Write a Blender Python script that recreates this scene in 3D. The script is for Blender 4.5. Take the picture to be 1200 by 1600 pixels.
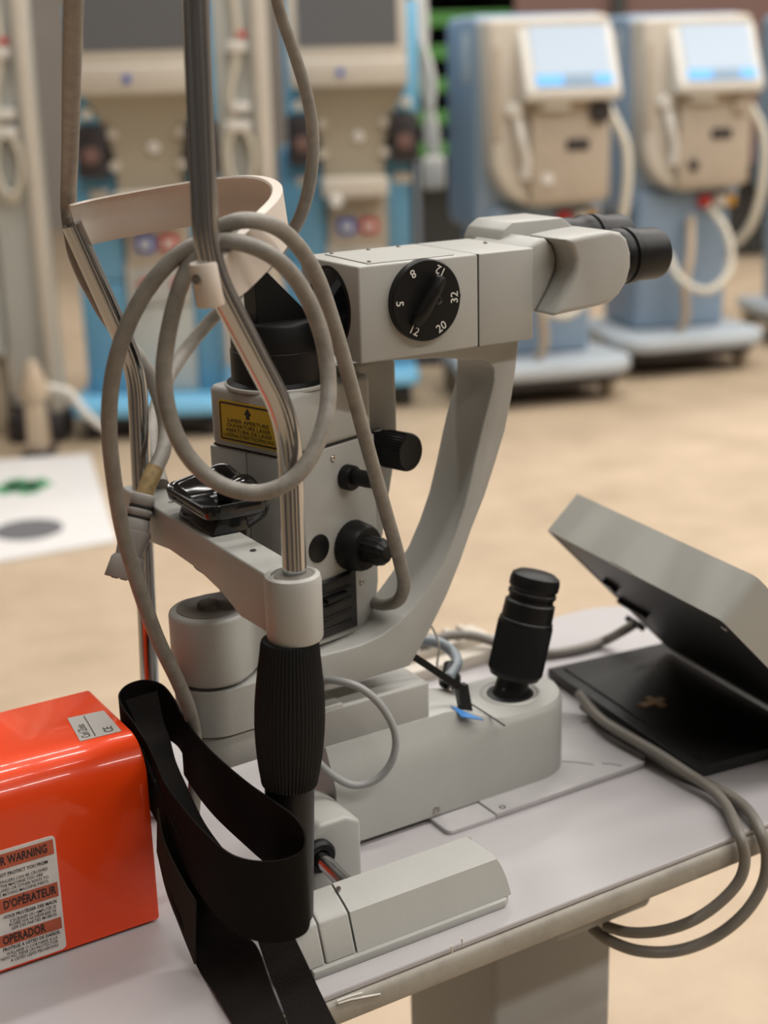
import bpy, bmesh, math, random
from mathutils import Vector, Matrix
random.seed(7)
for o in list(bpy.data.objects): bpy.data.objects.remove(o, do_unlink=True)
SC = bpy.context.scene
COL = SC.collection
R = math.radians

# ---------------------------------------------------------------- camera
F_PX, CX, CY = 2250.0, 600.0, 800.0
PITCH, ROLL, YAW, CAM_H = R(17.3), R(1.6), R(31), 0.53
FW = Vector((math.sin(YAW)*math.cos(PITCH), math.cos(YAW)*math.cos(PITCH), -math.sin(PITCH)))
r0 = Vector((math.cos(YAW), -math.sin(YAW), 0)); u0 = r0.cross(FW)
RT = math.cos(ROLL)*r0 - math.sin(ROLL)*u0
UP = math.cos(ROLL)*u0 + math.sin(ROLL)*r0
CAM = Vector((0, 0, CAM_H))
cd = bpy.data.cameras.new('camera'); cam = bpy.data.objects.new('camera', cd); COL.objects.link(cam)
cam.matrix_world = Matrix(((RT.x, UP.x, -FW.x, CAM.x), (RT.y, UP.y, -FW.y, CAM.y), (RT.z, UP.z, -FW.z, CAM.z), (0, 0, 0, 1)))
cd.sensor_fit = 'VERTICAL'; cd.sensor_height = 24.0; cd.sensor_width = 18.0
cd.lens = F_PX/1600*24.0; cd.clip_start = 0.05; cd.clip_end = 100
cd.dof.use_dof = True; cd.dof.focus_distance = 0.90; cd.dof.aperture_fstop = 3.6
SC.camera = cam

# ---------------------------------------------------------------- world, lights, exposure
TABLE, FLOOR, CEIL = 0.0, -0.75, 5.2
w = bpy.data.worlds.new('World'); SC.world = w; w.use_nodes = True
w.node_tree.nodes['Background'].inputs[0].default_value = (1.0, 0.95, 0.88, 1)
w.node_tree.nodes['Background'].inputs[1].default_value = 0.05
SC.view_settings.view_transform = 'Standard'; SC.view_settings.look = 'None'
SC.view_settings.gamma = 1.0; SC.view_settings.use_curve_mapping = False
SC.view_settings.exposure = 0.0
LAMP_WATTS = 82
LAMPS = [(x, y) for x in (0.9, 3.6, 6.3, 9.0) for y in (-3.4, -0.2, 3.0, 6.2)]

# pixel of the photograph -> direction -> point on a plane of the place
def ray(px, py): return FW + RT*((px-CX)/F_PX) - UP*((py-CY)/F_PX)
def onz(px, py, z=0.0): d = ray(px, py); return CAM + d*((z-CAM.z)/d.z)
def ony(px, py, y): d = ray(px, py); return CAM + d*(y/d.y)
def onx(px, py, x): d = ray(px, py); return CAM + d*(x/d.x)
def at(px, py, dep): return CAM + ray(px, py)*dep
def tdep(px, py): d = ray(px, py); return -CAM.z/d.z            # depth of the table top along a ray

# ---------------------------------------------------------------- materials
def srgb(r, g, b):
    f = lambda c: (c/255)/12.92 if c/255 <= .04045 else ((c/255+.055)/1.055)**2.4
    return (f(r), f(g), f(b))
def mat(name, col, rough=.5, metal=0, noise=0, nscale=60, bump=0, bscale=400, coat=0, emit=None, es=1, spec=.5, col2=None, ncontrast=(.35, .7)):
    m = bpy.data.materials.new(name); m.use_nodes = True
    nt = m.node_tree; b = nt.nodes['Principled BSDF']
    b.inputs['Base Color'].default_value = (*col, 1); b.inputs['Roughness'].default_value = rough
    b.inputs['Metallic'].default_value = metal; b.inputs['Coat Weight'].default_value = coat
    b.inputs['Coat Roughness'].default_value = .06
    b.inputs['Specular IOR Level'].default_value = spec
    if noise or bump:
        tc = nt.nodes.new('ShaderNodeTexCoord')
    if noise:
        n = nt.nodes.new('ShaderNodeTexNoise'); n.inputs['Scale'].default_value = nscale; n.inputs['Detail'].default_value = 6
        n.inputs['Roughness'].default_value = .65
        nt.links.new(tc.outputs['Object'], n.inputs['Vector'])
        rp = nt.nodes.new('ShaderNodeValToRGB'); rp.color_ramp.elements[0].position = ncontrast[0]; rp.color_ramp.elements[1].position = ncontrast[1]
        c2 = col2 if col2 else tuple(c*(1-noise) for c in col)
        rp.color_ramp.elements[0].color = (*c2, 1); rp.color_ramp.elements[1].color = (*col, 1)
        nt.links.new(n.outputs['Fac'], rp.inputs['Fac']); nt.links.new(rp.outputs['Color'], b.inputs['Base Color'])
    if bump:
        n2 = nt.nodes.new('ShaderNodeTexNoise'); n2.inputs['Scale'].default_value = bscale; n2.inputs['Detail'].default_value = 3
        nt.links.new(tc.outputs['Object'], n2.inputs['Vector'])
        bp = nt.nodes.new('ShaderNodeBump'); bp.inputs['Strength'].default_value = bump; bp.inputs['Distance'].default_value = .001
        nt.links.new(n2.outputs['Fac'], bp.inputs['Height']); nt.links.new(bp.outputs['Normal'], b.inputs['Normal'])
    if emit:
        b.inputs['Emission Color'].default_value = (*emit, 1); b.inputs['Emission Strength'].default_value = es
    return m
M = {}
M['paint'] = mat('instrument_paint', (.425, .424, .395), .42, bump=.12, bscale=900, noise=.06, nscale=14)
M['paint_dark'] = mat('instrument_paint_dark', (.17, .155, .135), .5, bump=.1, bscale=900)
M['laminate'] = mat('white_laminate', (.46, .44, .445), .32, noise=.06, nscale=9, ncontrast=(.3, .75))
M['band_edge'] = mat('beige_edge_band', (.36, .335, .285), .5, noise=.30, nscale=22, bump=.25, bscale=120, ncontrast=(.28, .55))
M['plate'] = mat('white_plate', (.47, .455, .455), .35, noise=.10, nscale=30)
M['column'] = mat('column_paint', (.34, .345, .34), .5, bump=.1)
M['black'] = mat('black_plastic', (.007, .007, .007), .42, bump=.12, bscale=1200, spec=.28)
M['black_rubber'] = mat('black_rubber', (.0065, .0068, .007), .6, bump=.25, bscale=700, spec=.25)
M['black_gloss'] = mat('black_gloss_plastic', (.008, .0085, .009), .12)
M['black_matte'] = mat('black_matte', (.013, .013, .0135), .48, spec=.45, bump=.3, bscale=500, noise=.3, nscale=40)
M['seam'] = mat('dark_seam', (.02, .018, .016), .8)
M['chrome'] = mat('chrome', (.46, .465, .47), .14, metal=1)
M['chrome_dull'] = mat('dull_chrome', (.5, .47, .43), .26, metal=1)
M['screw'] = mat('screw_metal', (.45, .42, .38), .3, metal=1)
M['cable'] = mat('grey_cable', (.27, .25, .215), .5, noise=.30, nscale=90, bump=.25, bscale=300, ncontrast=(.3, .62))
M['cable_light'] = mat('light_grey_cable', (.33, .335, .33), .4)
M['cable_brown'] = mat('brown_grey_cable', (.20, .185, .16), .45)
M['cable_blue'] = mat('blue_grey_cable', (.24, .28, .31), .45)
M['tape'] = mat('yellowed_tape', (.40, .28, .12), .7, noise=.4, nscale=300, bump=.5, bscale=300)
M['plug'] = mat('grey_plug', (.30, .285, .26), .5)
M['orange'] = mat('orange_enamel', (.84, .060, .006), .30, spec=.3, coat=.55, bump=.05, bscale=60)
M['silver_label'] = mat('silver_label', (.42, .40, .37), .35, metal=.4)
M['label_white'] = mat('label_white', (.82, .77, .72), .5, noise=.15, nscale=60)
M['label_red'] = mat('label_red', (.62, .13, .06), .5, noise=.3, nscale=60)
M['ink'] = mat('ink', (.02, .018, .018), .6)
M['yellow'] = mat('yellow_label', (.60, .40, .012), .4)
M['white_ink'] = mat('white_ink', (.70, .68, .64), .6)
M['blue_ink'] = mat('blue_sticker', (.05, .22, .55), .5)
M['cream'] = mat('cream_plastic', (.68, .60, .52), .4, noise=.06, nscale=20)
M['glass'] = mat('lens_glass', (.006, .007, .009), .04, coat=1)
M['lens_edge'] = mat('lens_coating', (.16, .10, .08), .1, metal=.6)
M['webbing'] = mat('black_webbing', (.0100, .0085, .0075), .8, bump=.6, bscale=900, spec=.12)
M['velcro'] = mat('brown_velcro', (.036, .028, .020), .9, bump=.6, bscale=900, spec=.2)
M['lid'] = mat('grey_lid', (.40, .40, .365), .5, bump=.12, bscale=700)
M['m_blue'] = mat('machine_blue', (.13, .33, .49), .35, noise=.08, nscale=6)
M['m_sky'] = mat('machine_sky_blue', (.20, .52, .78), .3)
M['m_cream'] = mat('machine_cream', (.58, .53, .45), .5, noise=.08, nscale=8)
M['m_tan'] = mat('machine_tan', (.48, .41, .325), .5, noise=.10, nscale=8)
M['m_neck'] = mat('machine_neck_tan', (.36, .315, .235), .5)
M['steel_dark'] = mat('dark_steel', (.06, .06, .062), .5)
M['m_panel'] = mat('machine_white_panel', (.47, .48, .45), .4)
M['m_slate'] = mat('machine_slate_blue', (.24, .33, .44), .45, noise=.1, nscale=5)
M['m_grey'] = mat('machine_grey_blue', (.44, .49, .53), .45)
M['m_dark'] = mat('machine_dark', (.03, .025, .027), .5)
M['m_white'] = mat('machine_white', (.68, .66, .61), .45)
M['screen_dark'] = mat('screen_dark', (.13, .132, .138), .25)
M['screen_lit'] = mat('screen_lit', (.26, .32, .38), .3, emit=(.74, .86, 1.0), es=.30)
M['screen_blue'] = mat('screen_blue', (.1, .4, .8), .3, emit=(.10, .42, .90), es=.3)
M['screen_grey'] = mat('screen_grey', (.25, .33, .4), .4)
M['red'] = mat('red_plastic', (.55, .03, .03), .4)
M['blue'] = mat('blue_plastic', (.03, .10, .45), .4)
M['amber'] = mat('amber_plastic', (.55, .28, .03), .4)
M['tube_white'] = mat('white_tubing', (.62, .58, .48), .4)
M['tube_tan'] = mat('tan_tubing', (.50, .40, .29), .45)
M['green'] = mat('green_shelf', (.055, .19, .035), .5)
M['rack_dark'] = mat('rack_dark', (.035, .035, .032), .6)
M['rack_brown'] = mat('rack_brown', (.16, .09, .075), .7)
M['paper'] = mat('white_sheet', (.70, .69, .68), .5, noise=.05, nscale=10)
M['green_ink'] = mat('green_print', (.10, .32, .16), .6)
M['grey_ink'] = mat('grey_print', (.12, .12, .13), .6)
M['concrete'] = mat('concrete_floor', (.50, .39, .275), .55, noise=.2, nscale=4.5, bump=.3, bscale=60, ncontrast=(.30, .68), col2=(.38, .29, .195))
M['wall'] = mat('hall_wall', (.30, .27, .24), .8, noise=.1, nscale=1.5)
M['ceil'] = mat('hall_ceiling', (.42, .41, .39), .8)
M['lamp_on'] = mat('lamp_diffuser', (.8, .8, .8), .5, emit=(1, .965, .925), es=3)
M['castor'] = mat('castor_tan', (.45, .38, .28), .5)
M['wood'] = mat('tan_box', (.40, .27, .16), .6)

# ---------------------------------------------------------------- mesh helpers
def finish(name, bm, m, parent=None, smooth=35, mw=None):
    me = bpy.data.meshes.new(name)
    bmesh.ops.recalc_face_normals(bm, faces=bm.faces)
    bm.to_mesh(me); bm.free()
    ms = m if isinstance(m, (list, tuple)) else [m]
    for k in ms: me.materials.append(M[k])
    if smooth:
        me.shade_smooth(); me.set_sharp_from_angle(angle=R(smooth))
    o = bpy.data.objects.new(name, me); COL.objects.link(o)
    if parent is not None:
        o.parent = parent
        base = WM.get(parent.name, Matrix())
        o.matrix_parent_inverse = Matrix()
        local = base.inverted() @ (mw if mw is not None else Matrix())
        o.matrix_local = local
    elif mw is not None: o.matrix_local = mw
    WM[o.name] = mw if mw is not None else Matrix()
    return o
WM = {}
def thing(name, label, cat, loc=(0, 0, 0), rotz=0, group=None):
    o = bpy.data.objects.new(name, None); COL.objects.link(o)
    o.empty_display_size = .05
    mw = Matrix.Translation(loc) @ Matrix.Rotation(rotz, 4, 'Z')
    o.matrix_local = mw; WM[o.name] = mw
    return tag(o, label, cat, group)
def tag(o, label, cat, group=None):
    o['label'] = label; o['category'] = cat
    if group: o['group'] = group
    return o
def struct(o): o['kind'] = 'structure'; return o
def copy_tree(o, parent=None):
    c = o.copy(); COL.objects.link(c); c.parent = parent
    for ch in o.children:
        copy_tree(ch, c)
    return c

def bm_box(bm, lo, hi, mi=0):
    lo, hi = Vector(lo), Vector(hi)
    vs = [bm.verts.new((x, y, z)) for z in (lo.z, hi.z) for y in (lo.y, hi.y) for x in (lo.x, hi.x)]
    fs = [bm.faces.new([vs[i] for i in q]) for q in ((0, 2, 3, 1), (4, 5, 7, 6), (0, 1, 5, 4), (2, 6, 7, 3), (0, 4, 6, 2), (1, 3, 7, 5))]
    for f in fs: f.material_index = mi
    return vs
def bevel_all(bm, w, seg=2, ang=30):
    es = [e for e in bm.edges if len(e.link_faces) == 2 and e.calc_face_angle(0) > R(ang)]
    if es: bmesh.ops.bevel(bm, geom=es, offset=w, segments=seg, affect='EDGES', profile=.5, clamp_overlap=True)
def box(name, lo, hi, m, parent=None, bev=.0015, seg=2, mw=None):
    bm = bmesh.new(); bm_box(bm, lo, hi); bmesh.ops.recalc_face_normals(bm, faces=bm.faces)
    if bev: bevel_all(bm, bev, seg)
    return finish(name, bm, m, parent, 40, mw)
AX = {'x': lambda a, b, c: (c, a, b), 'y': lambda a, b, c: (a, c, b), 'z': lambda a, b, c: (a, b, c)}
def bm_prism(bm, poly, axis, lo, hi, mi=0):
    f = AX[axis]
    a = [bm.verts.new(f(p[0], p[1], lo)) for p in poly]; b = [bm.verts.new(f(p[0], p[1], hi)) for p in poly]
    n = len(poly); fs = [bm.faces.new(a), bm.faces.new(b[::-1])]
    for i in range(n): fs.append(bm.faces.new((a[i], b[i], b[(i+1) % n], a[(i+1) % n])))
    for q in fs: q.material_index = mi
def prism(name, poly, axis, lo, hi, m, parent=None, bev=.0015, seg=2, mw=None, ang=30):
    bm = bmesh.new(); bm_prism(bm, poly, axis, lo, hi); bmesh.ops.recalc_face_normals(bm, faces=bm.faces)
    if bev: bevel_all(bm, bev, seg, ang)
    return finish(name, bm, m, parent, 40, mw)
def bm_lathe(bm, prof, seg=40, mat4=None, mi=0, ribs=0, ribd=0):
    rings = []
    for (r, z) in prof:
        if r < 1e-6: rings.append([bm.verts.new((0, 0, z))])
        else:
            rings.append([bm.verts.new(((r-(ribd if ribs and (i % 2) else 0))*math.cos(2*math.pi*i/seg), (r-(ribd if ribs and (i % 2) else 0))*math.sin(2*math.pi*i/seg), z)) for i in range(seg)])
    for a, b in zip(rings, rings[1:]):
        for i in range(seg):
            j = (i+1) % seg
            if len(a) == 1 and len(b) == 1: continue
            if len(a) == 1: f = bm.faces.new((a[0], b[i], b[j]))
            elif len(b) == 1: f = bm.faces.new((a[i], a[j], b[0]))
            else: f = bm.faces.new((a[i], a[j], b[j], b[i]))
            f.material_index = mi
    vs = [v for rg in rings for v in rg]
    if mat4: bmesh.ops.transform(bm, matrix=mat4, verts=vs)
    return vs
def lathe(name, prof, m, parent=None, mat4=None, seg=40, smooth=35, ribs=0, ribd=0, mw=None):
    bm = bmesh.new(); bm_lathe(bm, prof, seg, mat4, 0, ribs, ribd)
    return finish(name, bm, m, parent, smooth, mw)
def frame(origin, zdir, xhint=(0, 0, 1)):
    z = Vector(zdir).normalized(); x = Vector(xhint); x = (x - z*x.dot(z))
    if x.length < 1e-5: x = Vector((1, 0, 0)) - z*z.x
    x.normalize(); y = z.cross(x)
    return Matrix(((x.x, y.x, z.x, origin[0]), (x.y, y.y, z.y, origin[1]), (x.z, y.z, z.z, origin[2]), (0, 0, 0, 1)))
def spline(pts, n=8):
    pts = [Vector(p) for p in pts]; out = []
    for i in range(len(pts)-1):
        p0 = pts[i-1] if i else pts[0]*2-pts[1]; p1, p2 = pts[i], pts[i+1]
        p3 = pts[i+2] if i+2 < len(pts) else p2*2-p1
        # centripetal style tangents
        d1 = max((p2-p1).length, 1e-6); d0 = max((p1-p0).length, 1e-6); d2 = max((p3-p2).length, 1e-6)
        t1 = ((p1-p0)/d0*d1 + (p2-p1))*.5*(2*d0/(d0+d1))**.5; t2 = ((p3-p2)/d2*d1 + (p2-p1))*.5*(2*d2/(d2+d1))**.5
        for k in range(n):
            t = k/n; h = t*t*t; g = t*t
            out.append((2*h-3*g+1)*p1 + (h-2*g+t)*t1 + (-2*h+3*g)*p2 + (h-g)*t2)
    out.append(pts[-1]); return out
def bm_tube(bm, path, rad, seg=14, cap=True, mi=0):
    path = [Vector(p) for p in path]; n = len(path)
    rr = [rad(i/(n-1)) for i in range(n)] if callable(rad) else [rad]*n
    t = (path[1]-path[0]).normalized(); x = t.orthogonal().normalized(); rings = []
    for i, p in enumerate(path):
        tn = (path[min(i+1, n-1)]-path[max(i-1, 0)]).normalized()
        x = (x - tn*x.dot(tn)).normalized(); y = tn.cross(x)
        rings.append([bm.verts.new(p+(x*math.cos(2*math.pi*k/seg)+y*math.sin(2*math.pi*k/seg))*rr[i]) for k in range(seg)])
    for a, b in zip(rings, rings[1:]):
        for k in range(seg):
            f = bm.faces.new((a[k], a[(k+1) % seg], b[(k+1) % seg], b[k])); f.material_index = mi
    if cap:
        bm.faces.new(rings[0][::-1]).material_index = mi; bm.faces.new(rings[-1]).material_index = mi
def tube(name, pts, rad, m, parent=None, n=8, seg=14, mw=None):
    bm = bmesh.new(); bm_tube(bm, spline(pts, n) if n else pts, rad, seg)
    return finish(name, bm, m, parent, 50, mw)
def bm_loft(bm, secs, closed=True, caps=True):
    rings = [[bm.verts.new(p) for p in s] for s in secs]; n = len(secs[0])
    for a, b in zip(rings, rings[1:]):
        for k in range(n if closed else n-1):
            bm.faces.new((a[k], a[(k+1) % n], b[(k+1) % n], b[k]))
    if caps and closed: bm.faces.new(rings[0][::-1]); bm.faces.new(rings[-1])
def arc(cx, cy, r, a0, a1, n=8, ry=None):
    return [(cx+r*math.cos(R(a0+(a1-a0)*i/n)), cy+(ry or r)*math.sin(R(a0+(a1-a0)*i/n))) for i in range(n+1)]
def rrect(x0, y0, x1, y1, r, n=4):
    return arc(x1-r, y0+r, r, -90, 0, n)+arc(x1-r, y1-r, r, 0, 90, n)+arc(x0+r, y1-r, r, 90, 180, n)+arc(x0+r, y0+r, r, 180, 270, n)
def bm_text(bm, s, size, mat4, align='LEFT', mi=0, sx=1.0, bold=0):
    cu = bpy.data.curves.new('t', 'FONT'); cu.body = s; cu.size = size; cu.align_x = align; cu.align_y = 'CENTER'
    cu.resolution_u = 2; cu.offset = bold
    ob = bpy.data.objects.new('t', cu); COL.objects.link(ob)
    dg = bpy.context.evaluated_depsgraph_get(); dg.update()
    me = bpy.data.meshes.new_from_object(ob.evaluated_get(dg))
    me.transform(mat4 @ Matrix.Diagonal((sx, 1, 1, 1)))
    n0 = len(bm.faces); bm.from_mesh(me); bm.faces.ensure_lookup_table()
    for f in bm.faces[n0:]: f.material_index = mi
    bpy.data.objects.remove(ob); bpy.data.curves.remove(cu); bpy.data.meshes.remove(me)
def flat(bm, pts, mi=0):
    f = bm.faces.new([bm.verts.new(p) for p in pts]); f.material_index = mi
def screw(parent, pos, nrm, r=.0022, name='screw', mw=None):
    bm = bmesh.new()
    bm_lathe(bm, [(r, 0), (r, .0006), (r*.8, .0011), (r*.42, .0011), (r*.42, .0004), (0, .0004)], 14, frame(pos, nrm))
    return finish(name, bm, 'screw', parent, 40, mw)

# ================================================================ THE HALL
bm = bmesh.new(); flat(bm, [(-9, -9, FLOOR), (12, -9, FLOOR), (12, 12, FLOOR), (-9, 12, FLOOR)])
struct(finish('floor', bm, 'concrete', None, 0))
def wall(name, pts, m='wall'):
    bm = bmesh.new(); flat(bm, pts); return struct(finish(name, bm, m, None, 0))
wall('wall_back', [(-9, 12, FLOOR), (12, 12, FLOOR), (12, 12, CEIL), (-9, 12, CEIL)])
wall('wall_right', [(12, -9, FLOOR), (12, 12, FLOOR), (12, 12, CEIL), (12, -9, CEIL)])
wall('wall_left', [(-9, -9, FLOOR), (-9, 12, FLOOR), (-9, 12, CEIL), (-9, -9, CEIL)])
wall('wall_front', [(-9, -9, FLOOR), (12, -9, FLOOR), (12, -9, CEIL), (-9, -9, CEIL)])
wall('ceiling', [(-9, -9, CEIL), (12, -9, CEIL), (12, 12, CEIL), (-9, 12, CEIL)], 'ceil')
for i, (lx, ly) in enumerate(LAMPS):
    t = thing('ceiling_light', 'long white strip lamp hanging under the hall ceiling', 'lamp', (lx, ly, CEIL-.12), 0, 'ceiling strip lamps')
    T0 = Matrix.Translation((lx, ly, CEIL-.12))
    box('lamp_housing', (-1.3, -.17, 0), (1.3, .17, .12), 'm_white', t, .01, mw=T0)
    box('diffuser', (-1.28, -.15, -.02), (1.28, .15, -.001), 'lamp_on', t, .005, mw=T0)
    ld = bpy.data.lights.new('lamp_light', 'AREA'); ld.shape = 'RECTANGLE'; ld.size = 2.56; ld.size_y = .3; ld.energy = LAMP_WATTS; ld.color = (1, .965, .925)
    lo = bpy.data.objects.new('lamp_light', ld); COL.objects.link(lo); lo.parent = t; lo.matrix_local = Matrix.Translation((0, 0, -.03))

# ================================================================ INSTRUMENT TABLE
YE = .651                                        # the long edge nearest the camera
X0, X1, YF = .02, .93, 1.058
tb = thing('instrument_table', 'white laminate instrument table with beige edge band on a square column', 'table', (.52, .80, FLOOR))
outline = [(X0, YE)] + arc(X1-.05, YE+.05, .05, -90, 0, 8) + arc(X1-.07, YF-.07, .07, 0, 90, 8) + [(X0, YF)]
prism('tabletop', outline, 'z', -.004, 0, 'laminate', tb, .0008, 1)
def grow(poly, d):
    c = Vector((sum(p[0] for p in poly)/len(poly), sum(p[1] for p in poly)/len(poly)))
    return [(p[0]+math.copysign(d, p[0]-c.x), p[1]+math.copysign(d, p[1]-c.y)) for p in poly]
prism('edge_band', grow(outline, .0035), 'z', -.0225, -.0042, 'band_edge', tb, .005, 3)
for (a, b, c) in (((526, 1564), (545, 1557), (566, 1551)), ((528, 1568), (547, 1562), (594, 1553)), ((705, 1478), (706, 1484), (706, 1489)), ((722, 1466), (722, 1472), (723, 1476))):
    bm = bmesh.new(); bm_tube(bm, [ony(*p, YE-.0037) for p in (a, b, c)], .0006, 6); finish('scratch', bm, 'm_white', tb)   # pale scratches in the edge band
CX0, CX1, CY0, CY1 = .536, .651, .752, .875
box('column', (CX0, CY0, FLOOR+.08), (CX1, CY1, -.055), 'column', tb, .006, 3)
box('mounting_plate', (.47, .715, -.055), (.70, .98, -.0228), 'column', tb, .005, 2)
box('bracket', (.552, .698, -.071), (.642, .76, -.0228), 'column', tb, .006, 2)
box('foot', (.24, .60, FLOOR), (.90, 1.02, FLOOR+.08), 'column', tb, .03, 3)

# ---- white base plate screwed to the table
zP = .0050
bp = thing('base_plate', 'thin white metal plate screwed to the table under the joystick base', 'plate', (.61, .82, 0))
pl = [(.512, .7640)]+[(.697-.006, .7655), (.697, .7705), (.712, .848), (.688, .884), (.512, .884)]
prism('plate', [(.548, .7645)]+pl[1:-1]+[(.548, .884)], 'z', .0, zP, 'plate', bp, .001, 2)
prism('track_plate', arc(.510, .7685, .0042, 180, 270, 6)+[(.5475, .7642), (.5475, .884), (.5058, .884)], 'z', 0, zP-.0012, 'plate', bp, .0008, 2)
for p in ((1007, 1186), (785, 1261), (913, 1128)):
    q = onz(*p, zP)
    lathe('screw_hole', [(.0026, 0), (.0022, .0003), (.0012, -.0001), (0, -.0001)], 'seam', bp, Matrix.Translation((q.x, q.y, zP)), 12)
for a, b in (((878, 1190), (928, 1195)), ((940, 1193), (972, 1197))):
    bm = bmesh.new(); bm_tube(bm, [onz(*a, zP), onz((a[0]+b[0])/2, (a[1]+b[1])/2-1, zP), onz(*b, zP)], .0004, 5); finish('scratch', bm, 'seam', bp)

# ---- rail cover and post mount on the near edge
RY0, RY1 = .668, .702
def guard_profile(g=0):          # (y, z)
    return [(RY0+.003, .006), (RY0+.0115, .030), (RY0+.0165, .033), (RY1-.002, .040), (RY1+.001, .036), (RY1+.001, .006)]
def guard(name, xa, xb, parent, endround=False, m='paint'):
    secs = []
    n = 8
    st = [xa, xa+.002] + ([xb-.016+.016*math.sin(R(90*i/n)) for i in range(n+1)] if endround else [xb-.002, xb])
    for i, x in enumerate(st):
        s = []
        if endround and i >= 2:
            k = math.cos(R(90*(i-2)/n)); k = .35+.65*k
        else: k = 1
        for (y, z) in guard_profile():
            kk = k if z > .02 else 1-(1-k)*.25
            s.append((x-(.0 if z > .02 else 0), RY0+.003+(y-RY0-.003)*1.0 + (1-k)*.004, .006+(z-.006)*kk))
        secs.append(s)
    bm = bmesh.new(); bm_loft(bm, secs); bmesh.ops.recalc_face_normals(bm, faces=bm.faces)
    bevel_all(bm, .0012, 2, 28)
    return finish(name, bm, m, parent, 40)
rc = thing('rail_cover', 'long grey rail cover with rounded end along the table edge', 'cover', (.43, .685, 0))
# loft cover with a plan-rounded far end
def cover_sections():
    secs = []; n = 10
    gp_ = [(RY0+.003+.0085*i/7, .006+.024*i/7) for i in range(8)]+guard_profile()[2:]
    xe = lambda z: .474+.0185*math.sqrt(max(0, 1-((z-.006)/.0345)**2))
    for f_ in (0, .3, .6, .9, .97, 1): secs.append([(.3755+(xe(z)-.3755)*f_, y, z) for (y, z) in gp_])
    return secs
bm = bmesh.new(); bm_loft(bm, cover_sections()); bmesh.ops.recalc_face_normals(bm, faces=bm.faces)
finish('cover', bm, 'paint', rc, 30)
prism('flange', [(.343, RY0), (.486, RY0), (.4925, RY0+.006), (.4925, RY1), (.343, RY1)], 'z', 0, .0058, 'paint', rc, .0012, 2)
screw(rc, (.3765, .6945, .0385), (0, -.15, 1), .0017)

# ================================================================ HEADREST (chin and forehead rest)
PX, PYN, PYF = .354, .690, .912
hr = thing('headrest', 'chin and forehead rest with chrome posts and black ribbed grip', 'headrest', (PX, .80, 0))
guard('post_mount', .3535, .3745, hr)
guard('mount_end', .326, .3527, hr)
box('mount_foot', (.326, RY0+.003, 0), (.342, RY1, .0062), 'paint', hr, .001)
pb0 = ony(452, 1400, PYN); pt0 = ony(453, 985, PYN); pax = (pt0-pb0).normalized()
PLM = frame(pb0-pax*(pb0.z/pax.z), pax, (1, 0, 0))
lathe('lower_post', [(0, .034), (.0135, .034), (.0148, .037), (.0148, .140), (0, .140)], 'black', hr, PLM, 40)
gp = [(0, .124), (.0165, .124), (.0172, .1265)]
for i in range(13):
    t_ = i/12; gp.append((.0172+.0036*math.sin(math.pi*min(1, t_*1.02)**.9), .1275+.0845*t_))
gp += [(.0165, .2145), (0, .2145)]
lathe('grip', gp, 'black_rubber', hr, PLM, 104, 25, ribs=1, ribd=.0007)
lathe('socket', [(0, .2148), (.0158, .2148), (.0164, .2165), (.0166, .2500), (.0158, .2535), (.0135, .2547), (.0125, .2540), (.0125, .2520), (0, .2520)], 'paint', hr, Matrix.Translation((PX-.0015, PYN, 0)), 48)
lathe('socket_washer', [(0, .2515), (.0120, .2515), (.0120, .2535), (.0072, .2545), (0, .2545)], 'paint_dark', hr, Matrix.Translation((PX, PYN, 0)), 36)
# crossbar
ytop = [(PYN+.010, .2520), (.72, .2520), (PYF+.013, .2525)]
ybot = [(PYF+.013, .222), (.880, .2235), (.845, .2275), (.800, .2265), (.765, .2215), (.740, .2140), (.720, .2050), (PYN+.010, .2000)]
ybot[-1] = (PYN+.012, .2150); ybot[-2] = (.712, .2150)
prism('crossbar', ytop+ybot, 'x', PX-.0125, PX+.0115, 'paint', hr, .0018, 3)
for y in (.745, .868):
    lathe('bar_hole', [(.0020, .0002), (.0016, .0004), (.0012, 0), (0, 0)], 'seam', hr, Matrix.Translation((PX+.001, y, .2523)), 12)
# tubes: straight, bent toward the patient side, straight again
def rounded_path(pts, rad=.02, n=7):
    out = [Vector(pts[0])]
    for i in range(1, len(pts)-1):
        a, b, c = Vector(pts[i-1]), Vector(pts[i]), Vector(pts[i+1])
        d1 = (a-b).normalized(); d2 = (c-b).normalized()
        for k in range(n+1):
            t = k/n; p = (b+d1*rad)*(1-t)**2 + b*2*t*(1-t) + (b+d2*rad)*t*t; out.append(p)
    out.append(Vector(pts[-1])); return out
TR = .0070
tube('post_tube', rounded_path([(PX, PYN, .252), (PX+.001, PYN, .343), (.3115, PYN, .434), (.317, PYN, .66)], .022), TR, 'chrome', hr, 0, 28)
tube('post_tube', rounded_path([(PX-.012, PYF, .003), (PX-.002, PYF, .2505), (PX+.001, PYF, .336), (.3185, PYF, .436)], .02), TR*.97, 'chrome', hr, 0, 28)
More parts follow.
